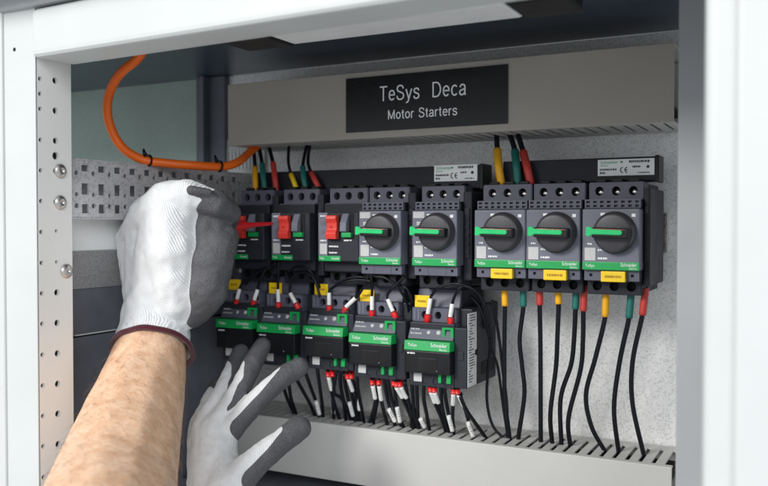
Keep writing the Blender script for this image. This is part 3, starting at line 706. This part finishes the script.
feed('thin black wire with teal sleeve at the second starter', [(309, 132, yU), (307, 144, yU), (302.7, 168, -.055)], [(302.7, 167, -.055), (304, 179, yT), (306.5, 192, yT)], 'teals', .0017, .0030)
feed('thin black wire with red sleeve slanting into the second starter', [(311, 132, yU), (310, 144, yU), (308, 162, -.05), (312.4, 175, -.055)], [(311.5, 173, -.055), (315, 180, yT), (320.5, 191.5, yT)], 'reds', .0017, .0029)
feed('thick black wire with yellow sleeve above the tagged starters', [(496, 116, yU), (496.5, 131, yU), (497.5, 151, -.05)], [(497.3, 150, -.05), (498.5, 166, yT), (501.7, 185, yT)], 'amber', .0024, .0037)
feed('thick black wire with teal sleeve above the tagged starters', [(506, 116, yU), (509, 132, yU), (515, 152, -.05)], [(514.8, 151, -.05), (516.5, 166, yT), (518, 185, yT)], 'teals', .0024, .0036)
feed('thick black wire with red sleeve above the tagged starters', [(513, 116, yU), (517, 132, yU), (523.5, 153, -.05)], [(523.2, 152, -.05), (527, 167, yT), (531, 185, yT)], 'reds', .0024, .0036)
# outgoing wires of the three tagged starters: (sleeve top, sleeve end, path)
yo = -.068; yd = -.040
OUT = [
 ('amber', 'yellow', [(504.5, 289), (505, 306)], [(504.6, 330), (504.4, 365), (505, 399), (509.5, 437)], 'first from the left below the tagged starters'),
 ('teals', 'teal', [(523.4, 290), (523.4, 306.5)], [(519.7, 339), (522, 365), (524.4, 395), (518.5, 437)], 'second from the left below the tagged starters'),
 ('reds', 'red', [(539.7, 289), (539.7, 305)], [(540.4, 340), (540.6, 375), (540.8, 438)], 'third, hanging straight down below the tagged starters'),
 ('amber', 'amber', [(558, 290), (558.7, 304)], [(557.5, 335), (556, 367), (550.4, 413), (552, 441)], 'under the middle tagged starter'),
 ('teals', 'teal', [(576.2, 291), (575.5, 309)], [(574, 340), (571, 365), (560.6, 399), (561.5, 444)], 'under the middle tagged starter'),
 ('reds', 'red', [(584, 291), (583.4, 311)], [(583, 340), (580.5, 370), (568.5, 418), (570.5, 447)], 'close beside the teal one under the middle tagged starter'),
 ('amber', 'yellow', [(606, 292), (605.2, 316.7)], [(595.5, 357.6), (586, 394.8), (591.7, 427), (605.7, 453)], 'bulging to the left under the rightmost starter'),
 ('teals', 'teal', [(631, 295), (629, 318)], [(619.6, 362), (614, 408.7), (618.7, 452)], 'under the rightmost starter'),
 ('reds', 'red', [(645, 294), (642.4, 315)], [(632.6, 362), (632.6, 404), (644, 456)], 'nearest the right post under the rightmost starter'),
]
for col, cn, sl, path, lab in OUT:
    S = [(sl[0][0], sl[0][1]-6, yo), (sl[0][0], sl[0][1], yo), (sl[1][0], sl[1][1], yo)]
    n = len(path); P = [(u, v, yo+(yd-yo)*(i+1)/n) for i, (u, v) in enumerate(path)]
    e = P[-1]; P.append((e[0]+1, e[1]+12, yd))
    wire('black wire with %s sleeve, %s' % (cn, lab), S+P, .00205, 'sleeved outgoing wires on the right', [('sleeve', col, .0030, S)])
# long black loops between the last contactor and the tagged starters
yl = -.06
# control wires at the contactor tops
ym = -.078; yk = -.0855
def ctrl(lab, f, m0, m1, path, ferr_r=.0030, y0=ym, grp='control wires with red ferrules at the contactor tops', r=.0013):
    """f ferrule centre (u,v); marker from m0 to m1; then the wire path"""
    fe = (f[0]+(f[0]-m0[0])*.35, f[1]+(f[1]-m0[1])*.35)
    P = [(f[0], f[1]+5, y0+.008), (f[0], f[1], y0), (*m0, y0-.001), (*m1, y0)]
    n = len(path); P += [(q[0], q[1], y0+(yk-y0)*min(1, (i+1)/2)) if len(q) == 2 else q for i, q in enumerate(path)]
    wire(lab, P[::-1], r, grp, [
        ('ferrule', 'ferr', ferr_r, [(fe[0], fe[1]+1.5, y0+.004), (f[0], f[1], y0), (f[0]+(m0[0]-f[0])*.9, f[1]+(m0[1]-f[1])*.9, y0-.001)]),
        ('marker', 'mark', .0021, [(*m0, y0-.001), ((m0[0]+m1[0])/2, (m0[1]+m1[1])/2, y0-.001), (*m1, y0)])])
ctrl('left control wire into the leftmost contactor', (236.3, 303.5), (237, 299), (239.5, 289), [(243, 283), (255, 274), (268, 268), (276, 263)])
ctrl('right control wire into the leftmost contactor', (253.3, 304.5), (254.2, 300), (257.5, 289.5), [(259, 283), (262, 275), (266, 268)])
ctrl('upright control wire in front of the tag of the second contactor', (278.6, 306.5), (278.3, 302), (278, 289.5), [(278, 280), (279, 262)])
ctrl('slanting control wire looping up from the second contactor', (298.3, 308.5), (295.5, 303), (290.3, 293.5), [(290, 287), (292.5, 277), (300, 272.5), (310, 274.5), (316, 283), (320, 297)])
ctrl('upright control wire at the tag of the middle contactor', (329.4, 310), (329.2, 305), (329, 293), [(333, 287.5), (345, 282), (358, 280), (371, 281)])
ctrl('slanting control wire at the right of the middle contactor', (344.4, 312.5), (346, 307), (355.5, 298), [(360, 293), (365, 284), (368, 276)])
ctrl('upright control wire in front of the tag of the fourth contactor', (372, 315), (372, 310), (372, 296.5), [(372, 288), (371.5, 278), (369, 266)])
ctrl('slanting control wire at the right of the fourth contactor', (395.4, 317), (393, 311.5), (388, 299.5), [(387.5, 295), (391, 290), (398, 283), (404, 277)])
ctrl('control wire looping high from the tag of the rightmost contactor', (427.4, 319.5), (427.8, 314), (430.5, 298.5), [(432, 295), (438, 288.5), (451, 284, -.086), (463, 285, -.086), (477.5, 292.5, -.080), (487, 309, -.070), (491.5, 333, -.057), (492, 349, -.052), (498, 368, -.045), (502.5, 402, -.042), (507.8, 438, -.04), (509, 452, -.04)])
ctrl('short control wire at the right of the rightmost contactor', (450.5, 322.5), (450.2, 317), (452.3, 304), [(454, 298), (457.5, 291), (463, 285)])
wire('black wire looping behind the top of the fourth contactor', [(369, 270, -.080), (374, 276, -.086), (384, 277.5, -.087), (393, 283, -.086), (401, 292, -.082), (408, 306, -.072), (409, 324, -.062)], .0013, 'loose black wires between the rows')
wire('black wire dropping from behind the rightmost contactor into the duct', [(470, 296, -.055), (479, 306, -.055), (485, 322, -.055), (490, 343, -.052), (488, 371, -.048), (487, 401, -.045), (493, 426, -.042), (508, 442, -.04), (516, 452, -.04)], .0014, 'loose black wires between the rows')
wire('black wire beside the straight yellow-sleeved one, dropping into the duct', [(492, 300, -.05), (496, 318, -.05), (500, 345, -.048), (503, 372, -.045), (507, 404, -.042), (507, 437, -.04), (507, 450, -.04)], .0014, 'loose black wires between the rows')
wire('thin black wire hanging in front of the lower terminals of the leftmost starter', [(246, 284, -.074), (252, 275, -.082), (262, 269, -.084), (272, 266, -.080), (279, 270, -.070)], .0011, 'loose black wires between the rows')
wire('black wire sagging from the fourth contactor towards the last one', [(398, 284, -.080), (407, 289, -.082), (411, 300, -.076), (413, 315, -.066)], .0013, 'loose black wires between the rows')
wire('black wire bowing beside the top of the rightmost contactor', [(462, 284, -.082), (472, 288, -.080), (481, 299, -.070), (487, 318, -.060), (489, 338, -.055)], .0013, 'loose black wires between the rows')
# grey outlet loops between the two rows
wire('thin black wire arched over the tag of the second contactor', [(287, 272, -.080), (297, 266.5, -.084), (306, 268.5, -.084), (315, 277, -.080), (322, 292, -.070)], .0011, 'loose black wires between the rows')
wire('thin black wire running low between the middle contactor and the starters', [(331, 289, -.080), (341, 281.5, -.084), (352, 277.5, -.085), (366, 278, -.084), (378, 286, -.074)], .0012, 'loose black wires between the rows')

# wires leaving the contactors at the bottom
yb0 = -.078
def drop(lab, top, path, marker=None, ferrule=True, low=None, r=.0018):
    P = [(top[0], top[1]-4, yb0+.006), (top[0], top[1], yb0)]
    n = len(path); P += [(u, v, yb0+(-.045-yb0)*(i+1)/n) for i, (u, v) in enumerate(path)]
    e = P[-1]; P.append((e[0]+1, e[1]+11, e[2]))
    parts = []
    if ferrule: parts.append(('ferrule', 'ferr', .0027, [(top[0], top[1]-3.5, yb0+.004), (top[0], top[1]+.5, yb0), (top[0]+.2, top[1]+3, yb0-.001)]))
    if marker: parts.append(('marker', 'mark', .0021, [(*marker[0], yb0), ((marker[0][0]+marker[1][0])/2, (marker[0][1]+marker[1][1])/2, yb0+.004), (*marker[1], yb0+.008)]))
    if low: parts.append(('marker', 'mark', .0021, [(*low[0], -.060), ((low[0][0]+low[1][0])/2, (low[0][1]+low[1][1])/2, -.057), (*low[1], -.054)]))
    wire(lab, P, r, 'wires dropping from the contactors into the duct', parts)
drop('black wire peeking out left of the index finger', (283, 385), [(287, 398), (291.5, 408), (295, 416)], ferrule=False)
drop('black wire behind the bend of the index finger', (289, 385), [(291, 398), (294, 408), (297, 417)], ferrule=False)
drop('slanting black wire right of the index fingertip', (297, 380), [(303, 391), (310, 404), (316, 419)], ferrule=False)
drop('black wire with a low white marker right of the index finger', (306, 374), [(311, 388), (316, 402), (320, 419)], ferrule=False, low=((316, 401), (319.5, 414.5)))
drop('upright black wire under the left half of the middle contactor', (317.5, 370), [(320, 388), (322, 404), (323.5, 420)], ferrule=False)
drop('wire with white marker under the left ferrule of the middle contactor', (328.2, 374), [(331.5, 391), (335, 406), (341, 423)], ((328.6, 377), (331.6, 390)))
drop('curling wire with a low white marker under the middle contactor', (332.6, 374), [(333, 384), (332.5, 396), (333.5, 415), (334, 421)], low=((332.6, 397.5), (333.4, 413)))
drop('wire bowing to the right under the middle contactor', (336, 372), [(334, 392), (341, 398), (347, 408), (351, 423)], ferrule=False)
drop('left of two marked wires at the right end of the middle contactor', (347.5, 376), [(351, 391), (354, 405), (358, 423)], ((348.5, 379), (352.5, 391)))
drop('right of two marked wires at the right end of the middle contactor', (351.5, 376), [(355, 389), (357, 405), (360, 423)], low=((357.8, 395), (359.6, 410)))
drop('wire with low white marker between middle and fourth contactor', (344, 376), [(346, 388), (349, 402), (354, 422)], ferrule=False, low=((349.4, 402.5), (353, 416)))
drop('leftmost marked wire under the fourth contactor', (372.3, 382), [(375.3, 399), (373, 412), (369, 425)], ((372.8, 386), (375.2, 398.5)))
drop('second marked wire under the fourth contactor', (378.8, 382), [(381.3, 400), (384.5, 414), (388, 428)], ((379.2, 386.5), (381.2, 400)))
drop('wire leaning left under the fourth contactor', (377, 380), [(378, 396), (376, 408), (373, 426)], ferrule=False)
drop('left wire of the pair with low white markers under the fourth contactor', (384, 380), [(387, 396), (390, 408), (396, 429)], ferrule=False, low=((388.8, 409), (395, 421.5)))
drop('right wire of the pair with low white markers under the fourth contactor', (394, 383), [(395.5, 396), (397.5, 408), (402, 431)], low=((397, 407.5), (400, 422)))
drop('left of two slanting marked wires at the right of the fourth contactor', (396.5, 384), [(402.5, 398), (408.5, 411), (415.5, 431)], ((396.5, 387.5), (402.4, 397.5)))
drop('right of two slanting marked wires at the right of the fourth contactor', (400, 384), [(406.5, 398), (412, 412), (419, 431)], ((401, 387), (406.3, 397.8)))
drop('left upright wire between the fourth and the rightmost contactor', (412, 384), [(413, 398), (414.5, 412), (420, 432)], ferrule=False, r=.0018)
drop('right upright wire between the fourth and the rightmost contactor', (416.8, 385), [(417.2, 398), (417.8, 412), (418.5, 433)], ferrule=False, low=((420.5, 419), (424.5, 427)), r=.0018)
drop('left of the two close marked wires under the rightmost contactor', (430.4, 389), [(435, 403), (441, 417), (446.5, 434)], ((430.8, 392), (434.8, 402.5)))
drop('right of the two close marked wires under the rightmost contactor', (434.2, 389.5), [(438.5, 403), (443.5, 415), (447.5, 434)], ((434.4, 392.5), (438.4, 402.8)))
drop('wire with a low white marker behind the others at the rightmost contactor', (444.5, 388), [(446, 400), (449, 416), (453, 437)], ferrule=False, low=((448.6, 416), (452.4, 431)))
drop('upright marked wire under the right ferrule of the rightmost contactor', (453.5, 391), [(453, 405), (452.6, 419), (454, 437)], ((453.4, 394), (453, 404.5)))
drop('last marked wire, slanting right with two white markers', (457.4, 391.5), [(464.4, 407), (468, 419), (473.5, 439)], ((458.6, 395), (464, 406)), low=((468, 422.5), (473, 436.5)))
drop('last unmarked wire, sweeping right into the duct from the rightmost contactor', (461, 398), [(467, 411), (476, 424), (487.5, 441)], ferrule=False)

drop('thin black wire behind the marked ones under the middle contactor', (340, 372), [(341, 388), (344, 404), (346, 422)], ferrule=False)
drop('black wire hugging the left marked one under the fourth contactor', (388, 380), [(391, 396), (396, 412), (405, 430)], ferrule=False)
drop('black wire close behind the slanting marked pair at the fourth contactor', (405, 384), [(408, 398), (411, 412), (412, 430)], ferrule=False)
drop('black wire left of the close marked pair at the rightmost contactor', (424, 386), [(424, 400), (427, 416), (430, 434)], ferrule=False)
drop('black wire just right of the close marked pair at the rightmost contactor', (441, 388), [(441.5, 402), (444, 416), (450, 436)], ferrule=False)
drop('black wire half hidden behind the markers of the middle contactor', (357, 376), [(358, 390), (361, 406), (364, 424)], ferrule=False)
# ------------------------------------------------------------------ orange cable with ties
oc = [(150, 38, -.215), (138, 58, -.215), (119, 75, -.212), (108.5, 97, -.205), (109, 122, -.2), (121, 146, -.19), (141, 159, -.175), (165, 163, -.16), (195, 165.5, -.14), (222, 166.5, -.115), (238, 162, -.095), (250, 152, -.065), (262, 142, -.045)]
P = [at(*p) for p in oc]
cb = thing('orange_cable', 'thick orange cable looping down from the roof into the upper duct', 'cable', P[5])
mb = MB(); mb.tube(cr([p-P[5] for p in P], 10), .0042, 16); mb.build('sheath', M['orange'], cb)
for (u, v, y, lab) in ((149, 160.5, -.170, 'black cable tie with upright tail on the bend of the orange cable'), (220, 166.4, -.118, 'black cable tie on the orange cable near the upper duct')):
    c = at(u, v, y); d = (at(u+6, v+.7, y+.006)-at(u-6, v-.7, y-.006)).normalized(); q = d.to_track_quat('Z', 'Y')
    t = thing('cable_tie', lab, 'cable tie', c, 'black cable ties on the orange cable')
    mb = MB(); mb.tube([q @ Vector((.0048*math.cos(a*.3142), .0048*math.sin(a*.3142), 0)) for a in range(20)], .0011, 6, closed=True); mb.build('band', M['wire'], t)
    mb = MB(); mb.tube([(0, -.004, .004), (-.001, -.0055, .0075), (-.003, -.004, .0105)], [.0022, .0016, .001], 8); mb.build('tail', M['wire'], t)

# ------------------------------------------------------------------ red tool
a, b = at(228, 226.5, -.150), at(273, 223.6, -.1005)
tl = thing('screwdriver', 'slim red pointed screwdriver held by the raised glove', 'screwdriver', a)
L = (b-a).length
mb = MB(); mb.lathe([(0, -.02), (.0048, -.018), (.0054, 0), (.0054, L*.26), (.0046, L*.36), (.0028, L*.46), (.0023, L*.62), (.0018, L*.90), (.0013, L*.985), (0, L)], (0, 0, 0), (b-a), 18); mb.build('shaft', M['darkred'], tl)
mb = MB(); mb.lathe([(0, -.030), (.0050, -.0295), (.0058, -.027), (.0058, -.022), (.0050, -.0203), (0, -.0195)], (0, 0, 0), (b-a), 18); mb.build('handle', M['darkred'], tl)

# ------------------------------------------------------------------ person: forearms and gloves
person = thing('person', 'person reaching in with bare left forearm and white knit gloves with grey grip coating', 'person', (-.45, -.3, -.2))
PO = Vector((-.45, -.3, -.2))
def organic(name, caps, voxel, smooth, mats, disp=0.0, dscale=60, plane=None, parent=None, coatfn=False):
    """union of tapered capsules -> one continuous skin. caps: (p0,r0,p1,r1,coat) coat = None | (dir, b0, b1)"""
    bm = bmesh.new()
    for p0, r0, p1, r1, ct in caps:
        L = (p1-p0).length; n = max(2, int(L/(min(r0, r1)*.22))+1)
        for i in range(n+1):
            f = i/n; bmesh.ops.create_icosphere(bm, subdivisions=2, radius=r0+(r1-r0)*f, matrix=Matrix.Translation(p0.lerp(p1, f)))
    me = bpy.data.meshes.new('src'); bm.to_mesh(me); bm.free()
    o = bpy.data.objects.new('src', me); COL.objects.link(o)
    md = o.modifiers.new('r', 'REMESH'); md.mode = 'VOXEL'; md.voxel_size = voxel; md.use_smooth_shade = True
    sm = o.modifiers.new('s', 'SMOOTH'); sm.iterations = smooth; sm.factor = .5
    dg = bpy.context.evaluated_depsgraph_get(); me2 = bpy.data.meshes.new_from_object(o.evaluated_get(dg)); bpy.data.objects.remove(o); bpy.data.meshes.remove(me)
    bm = bmesh.new(); bm.from_mesh(me2); bpy.data.meshes.remove(me2)
    # keep the largest shell only
    seen = set(); best = []
    for v in bm.verts:
        if v.index in seen: continue
        st = [v]; seen.add(v.index); comp = []
        while st:
            w = st.pop(); comp.append(w)
            for e in w.link_edges:
                x = e.other_vert(w)
                if x.index not in seen: seen.add(x.index); st.append(x)
        if len(comp) > len(best): best = comp
    bs = set(best); bmesh.ops.delete(bm, geom=[v for v in bm.verts if v not in bs], context='VERTS')
    bm.normal_update()
    if disp:
        off = []
        for v in bm.verts:
            fo = 0
            if plane:
                sd = (plane[0]-v.co).dot(plane[1])
                if -.01 < sd < .075: fo = .55*math.sin(sd*270+2.2*noise.noise(v.co*22))*math.exp(-((sd-.032)/.022)**2)
            d = fo+noise.noise(v.co*dscale)*.6+noise.noise(v.co*dscale*2.3+Vector((3, 1, 7)))*.4
            off.append(v.normal*(d*disp))
        for v, d in zip(bm.verts, off): v.co += d
    bmesh.ops.triangulate(bm, faces=bm.faces)
    loop = None
    if plane:
        bmesh.ops.bisect_plane(bm, geom=bm.verts[:]+bm.edges[:]+bm.faces[:], plane_co=plane[0], plane_no=plane[1], clear_outer=True)
        be = [e for e in bm.edges if e.is_boundary]
        if be:
            nxt = {}
            for e in be:
                a_, b_ = e.verts; nxt.setdefault(a_, []).append(b_); nxt.setdefault(b_, []).append(a_)
            best = []; done = set()
            for s0 in nxt:
                if s0 in done: continue
                ch = [s0]; done.add(s0); cur = s0
                while True:
                    c = [x for x in nxt[cur] if x not in done]
                    if not c: break
                    cur = c[0]; done.add(cur); ch.append(cur)
                if len(ch) > len(best): best = ch
            loop = [v.co.copy() for v in best]
        bmesh.ops.triangulate(bm, faces=bm.faces)
    bm.normal_update(); bm.verts.ensure_lookup_table()
    # knit coordinates: along and around the nearest capsule
    attr = []; kn = []
    for v in bm.verts:
        ws = 0; wa = 0; bd = 1e9; bk = None
        for ci, (p0, r0, p1, r1, ct) in enumerate(caps):
            ax = p1-p0; l2 = ax.length_squared; f = max(0, min(1, (v.co-p0).dot(ax)/l2)) if l2 > 1e-12 else 0
            c = p0+ax*f; r = r0+(r1-r0)*f; d = (v.co-c).length-r
            if ct is None: val = -1.0
            else: val = (v.co-c).dot(ct[0])/r+ct[1]+(ct[2]-ct[1])*f
            w = math.exp(-max(d, -.01)/.0013); ws += w; wa += w*val
        attr.append(wa/max(ws, 1e-30))
        kn.append(v.co)
    return bm, attr, loop
def finish(bm, name, m, parent, smooth=True):
    for v in bm.verts: v.co -= PO
    for f in bm.faces: f.smooth = True
    me = bpy.data.meshes.new(name); bm.to_mesh(me); bm.free(); me.materials.append(m)
    o = bpy.data.objects.new(name, me); COL.objects.link(o); o.parent = parent; return o
def clip_positive(bm, attr, off):
    """the part of a triangle mesh with attr > 0, lifted off along the normals"""
    nb = bmesh.new(); cache = {}
    for i, v in enumerate(bm.verts): v.index = i
    def vert(key, co, no, a):
        if key not in cache: cache[key] = nb.verts.new(co+no*(off if a > .08 else off*(.4+.6*max(a, 0)/.08)))
        return cache[key]
    for f in bm.faces:
        vs = f.verts[:]; out = []
        for a_, b_ in zip(vs, vs[1:]+vs[:1]):
            fa, fb = attr[a_.index], attr[b_.index]
            if fa > 0: out.append(vert(a_.index, a_.co, a_.normal, fa))
            if (fa > 0) != (fb > 0):
                t = fa/(fa-fb); key = (min(a_.index, b_.index), max(a_.index, b_.index))
                out.append(vert(key, a_.co.lerp(b_.co, t), a_.normal.lerp(b_.normal, t).normalized(), 0))
        if len(out) >= 3:
            try: nb.faces.new(out)
            except ValueError: pass
    bmesh.ops.triangulate(nb, faces=nb.faces)
    nb.normal_update()
    return nb
def knit_attr(o, org, eu, ev):
    a = o.data.attributes.new('knit', 'FLOAT_VECTOR', 'POINT')
    for i, v in enumerate(o.data.vertices):
        p = v.co+PO-org; a.data[i].vector = (p.dot(eu), p.dot(ev), 0)

def chain(pts, coat=None):
    """pts (u,v,y,r): consecutive capsules; coat: list per segment"""
    P = [(at(p[0], p[1], p[2]), p[3]) for p in pts]; out = []
    for i in range(len(P)-1): out.append((P[i][0], P[i][1], P[i+1][0], P[i+1][1], coat[i] if coat else None))
    return out

# -- raised left hand, a fist around the tool, back of the hand to the viewer
Z0 = Vector((0, 0, 0))
full = (Z0, 1.0, 1.0); half = (Z0, .3, 1.0)
left = []
dirI = (rt*.55-up*.83).normalized()
W0 = (154, 338, -.203, .0335)
left += chain([(150, 368, -.222, .0385), W0, (154, 312, -.200, .0290)])
for mcp in ((134, 234, -.186, .0150), (144, 222, -.195, .0165), (163, 205, -.203, .0175), (184, 197, -.200, .0160)):
    left += chain([(154, 312, -.198, .0270), mcp])
left += chain([(134, 238, -.19, .015), (147, 214, -.203, .0165), (166, 200, -.207, .0170), (187, 195, -.201, .0150)])
left += chain([(135, 290, -.198, .0120), (131, 240, -.188, .0145)])
left += chain([(176, 300, -.20, .0200), (172, 250, -.205, .0240), (170, 220, -.205, .0220)])
# index and the other fingers curling away over the tool
left += chain([(187, 195, -.199, .0150), (215, 203.5, -.186, .0122), (229, 213, -.166, .0108), (226, 224, -.148, .0100)], [(dirI, -.35, .1), full, full])
left += chain([(204, 222, -.184, .0130), (205, 252, -.186, .0165)], [full])
left += chain([(214, 220, -.178, .0105), (216, 240, -.180, .0120)], [full])
left += chain([(166, 202, -.203, .0160), (187, 196, -.168, .0135), (207, 222, -.145, .0120), (200, 246, -.142, .0110)], [None, full, full])
left += chain([(146, 216, -.195, .0160), (165, 206, -.160, .0130), (190, 232, -.142, .0120), (188, 255, -.145, .0110)], [None, full, full])
left += chain([(133, 238, -.186, .0140), (150, 226, -.155, .0115), (176, 244, -.142, .0105), (178, 264, -.148, .0095)], [None, full, full])
left += chain([(192, 190.2, -.2095, .0038), (209, 191.8, -.1985, .0032)], [(Z0, 2.5, 2.5)])
# thumb
left += chain([(188, 312, -.188, .0170), (207, 288, -.186, .0195), (212, 262, -.188, .0190), (219, 247, -.184, .0150), (227, 237, -.172, .0112)], [(Vector((1, 0, 0)), -.4, .6), full, full, full])
axw = (at(138, 400, -.25)-at(154, 320, -.2)).normalized()
cut = at(151, 350, -.212)
bm, attr, loop = organic('glove', left, .0019, 5, None, .0016, 60, (cut, axw))
coat_bm = clip_positive(bm, attr, .0006)
gl = finish(bm, 'glove', M['knit'], person); gl['label'] = 'raised white knit glove of the left hand, closed round the red tool'
knit_attr(gl, cut, axw.cross(Vector((0, 1, 0))).normalized(), axw)
finish(coat_bm, 'grip_coating', M['coat'], gl)
if loop:
    c = sum(loop, Vector())/len(loop)
    # even out the boundary into a smooth ring
    N = len(loop); sm = []
    for i in range(0, N, 2): sm.append(sum((loop[(i+j) % N] for j in range(-5, 6)), Vector())/11)
    sm = [c+(p-c)*1.012-PO for p in sm]
    mb = MB(); mb.tube(sm, .0024, 10, closed=True); cu = mb.build('cuff_band', M['cuff'], gl); knit_attr(cu, cut, axw.cross(Vector((0, 1, 0))).normalized(), axw)

# -- left forearm
arm = chain([(155, 322, -.200, .0275), (150.5, 352, -.213, .0322), (143, 385, -.236, .0375), (127, 440, -.285, .0435), (112, 495, -.335, .0475), (90, 580, -.42, .050)])
bm, attr, _ = organic('forearm', arm, .0030, 8, None, .0007, 45)
fa = finish(bm, 'forearm', M['skin'], person); fa['label'] = 'bare left forearm'
# fine hairs on the forearm
rr = random.Random(3); mb = MB(); vs = fa.data.vertices; nv = len(vs)
for i in range(1500):
    v = vs[rr.randrange(nv)]; p = v.co.copy(); n_ = v.normal.copy()
    if (CPOS-PO-p).dot(n_) < -.1: continue
    d = (axw*rr.uniform(.3, 1)+Vector((rr.uniform(.2, 1.0), rr.uniform(-.3, .3), rr.uniform(-.3, .3)))); d = (d-n_*d.dot(n_)).normalized()
    l = rr.uniform(.005, .012)
    mb.tube([p, p+d*l*.5+n_*l*.25, p+d*l+n_*l*.30], [.00010, .00009, .00004], 3, cap=False)
hr = mb.build('arm_hair', mat('arm_hair', (.30, .17, .09), .5, 0), fa); hr['kind'] = 'stuff'

# -- lowered right hand reaching towards the contactors
dirP = (rt*.62-up*.78).normalized()                 # palm side of the fingers, lower right as seen
dirP = (dirP+fw*.10).normalized()
right = []
def fing(pts, b):
    pts = [(u, v, y, r*.87) for u, v, y, r in pts]
    return chain(pts, [(dirP, b[i], b[i+1]) for i in range(len(pts)-1)])
right += fing([(221, 441, -.190, .0135), (238, 421, -.180, .0120), (257, 399, -.165, .0113), (281, 378, -.142, .0110), (299, 367, -.126, .0106)], [.1, .45, .35, .75, 2.0])
right += fing([(214, 427, -.190, .0130), (228, 408, -.176, .0118), (241, 386, -.160, .0112), (254, 361, -.138, .0106), (262.5, 346, -.124, .0096)], [-.25, .30, .45, 1.0, 2.0])
right += fing([(206, 421, -.186, .0125), (217, 402, -.172, .0110), (227, 383, -.152, .0105), (236, 363, -.132, .0100), (241, 352, -.122, .0090)], [-.5, .05, .25, .9, 2.0])
right += fing([(199, 427, -.182, .0115), (205, 411, -.168, .0094), (211, 397, -.150, .0088), (216, 386, -.136, .0080)], [-.5, .1, .4, 1.6])
right += fing([(226, 492, -.222, .0190), (246, 470, -.210, .0160), (262, 456, -.198, .0138), (283, 440, -.178, .0124), (299, 428, -.162, .0124)], [-.3, .15, .25, .7, 2.0])
for mcp in ((221, 441, -.190, .0150), (214, 430, -.190, .0145), (207, 428, -.187, .0145), (201, 434, -.184, .0130)):
    right += chain([(212, 520, -.232, .0215), mcp])
right += chain([(226, 492, -.222, .0190), (222, 460, -.200, .0150)])
right += chain([(212, 520, -.232, .0220), (216, 600, -.275, .0270)])
bm, attr, loop = organic('glove', right, .0019, 6, None, .0011, 80)
coat_bm = clip_positive(bm, attr, .0006)
gr = finish(bm, 'glove', M['knit'], person); gr['label'] = 'lowered white knit glove of the right hand with spread grey fingertips'
e1 = (at(221, 441, -.19)-at(212, 520, -.232)).normalized()
knit_attr(gr, at(212, 520, -.232), e1.cross(fw).normalized(), e1)
finish(coat_bm, 'grip_coating', M['coat'], gr)
arm2 = chain([(214, 585, -.266, .0235), (226, 700, -.34, .034)])
bm, attr, _ = organic('forearm', arm2, .004, 6, None)
f2 = finish(bm, 'forearm', M['skin'], person); f2['label'] = 'bare right forearm'

# ------------------------------------------------------------------ light
def area(name, loc, target, size, power, col=(1, 1, 1)):
    l = bpy.data.lights.new(name, 'AREA'); l.shape = 'DISK'; l.size = size; l.energy = power; l.color = col
    o = bpy.data.objects.new(name, l); COL.objects.link(o); o.location = loc
    o.rotation_euler = (Vector(target)-Vector(loc)).to_track_quat('-Z', 'Y').to_euler(); return o
area('key_light', (-1.85, -3.72, 1.80), (-.3, -.1, -.08), 1.5, 140, (1, .985, .955))
area('fill_light', (2.05, -3.40, 1.45), (-.3, -.1, -.1), 2.2, 66, (.95, .975, 1))
nt = M['coat'].node_tree; tcn = nt.nodes['Texture Coordinate']; b1 = [n for n in nt.nodes if n.type == 'BUMP'][0]
n3 = nt.nodes.new('ShaderNodeTexNoise'); n3.inputs['Scale'].default_value = 95; n3.inputs['Detail'].default_value = 3; n3.inputs['Distortion'].default_value = 1.5
b2 = nt.nodes.new('ShaderNodeBump'); b2.inputs['Strength'].default_value = .30; b2.inputs['Distance'].default_value = .004
nt.links.new(tcn.outputs['Object'], n3.inputs['Vector']); nt.links.new(n3.outputs['Fac'], b2.inputs['Height']); nt.links.new(b2.outputs['Normal'], b1.inputs['Normal'])
w = bpy.data.worlds.new('World'); sc.world = w; w.use_nodes = True
bg = w.node_tree.nodes['Background']; bg.inputs['Color'].default_value = (.90, .95, 1, 1); bg.inputs['Strength'].default_value = .64
sc.view_settings.view_transform = 'Standard'; sc.view_settings.look = 'None'; sc.view_settings.exposure = 0
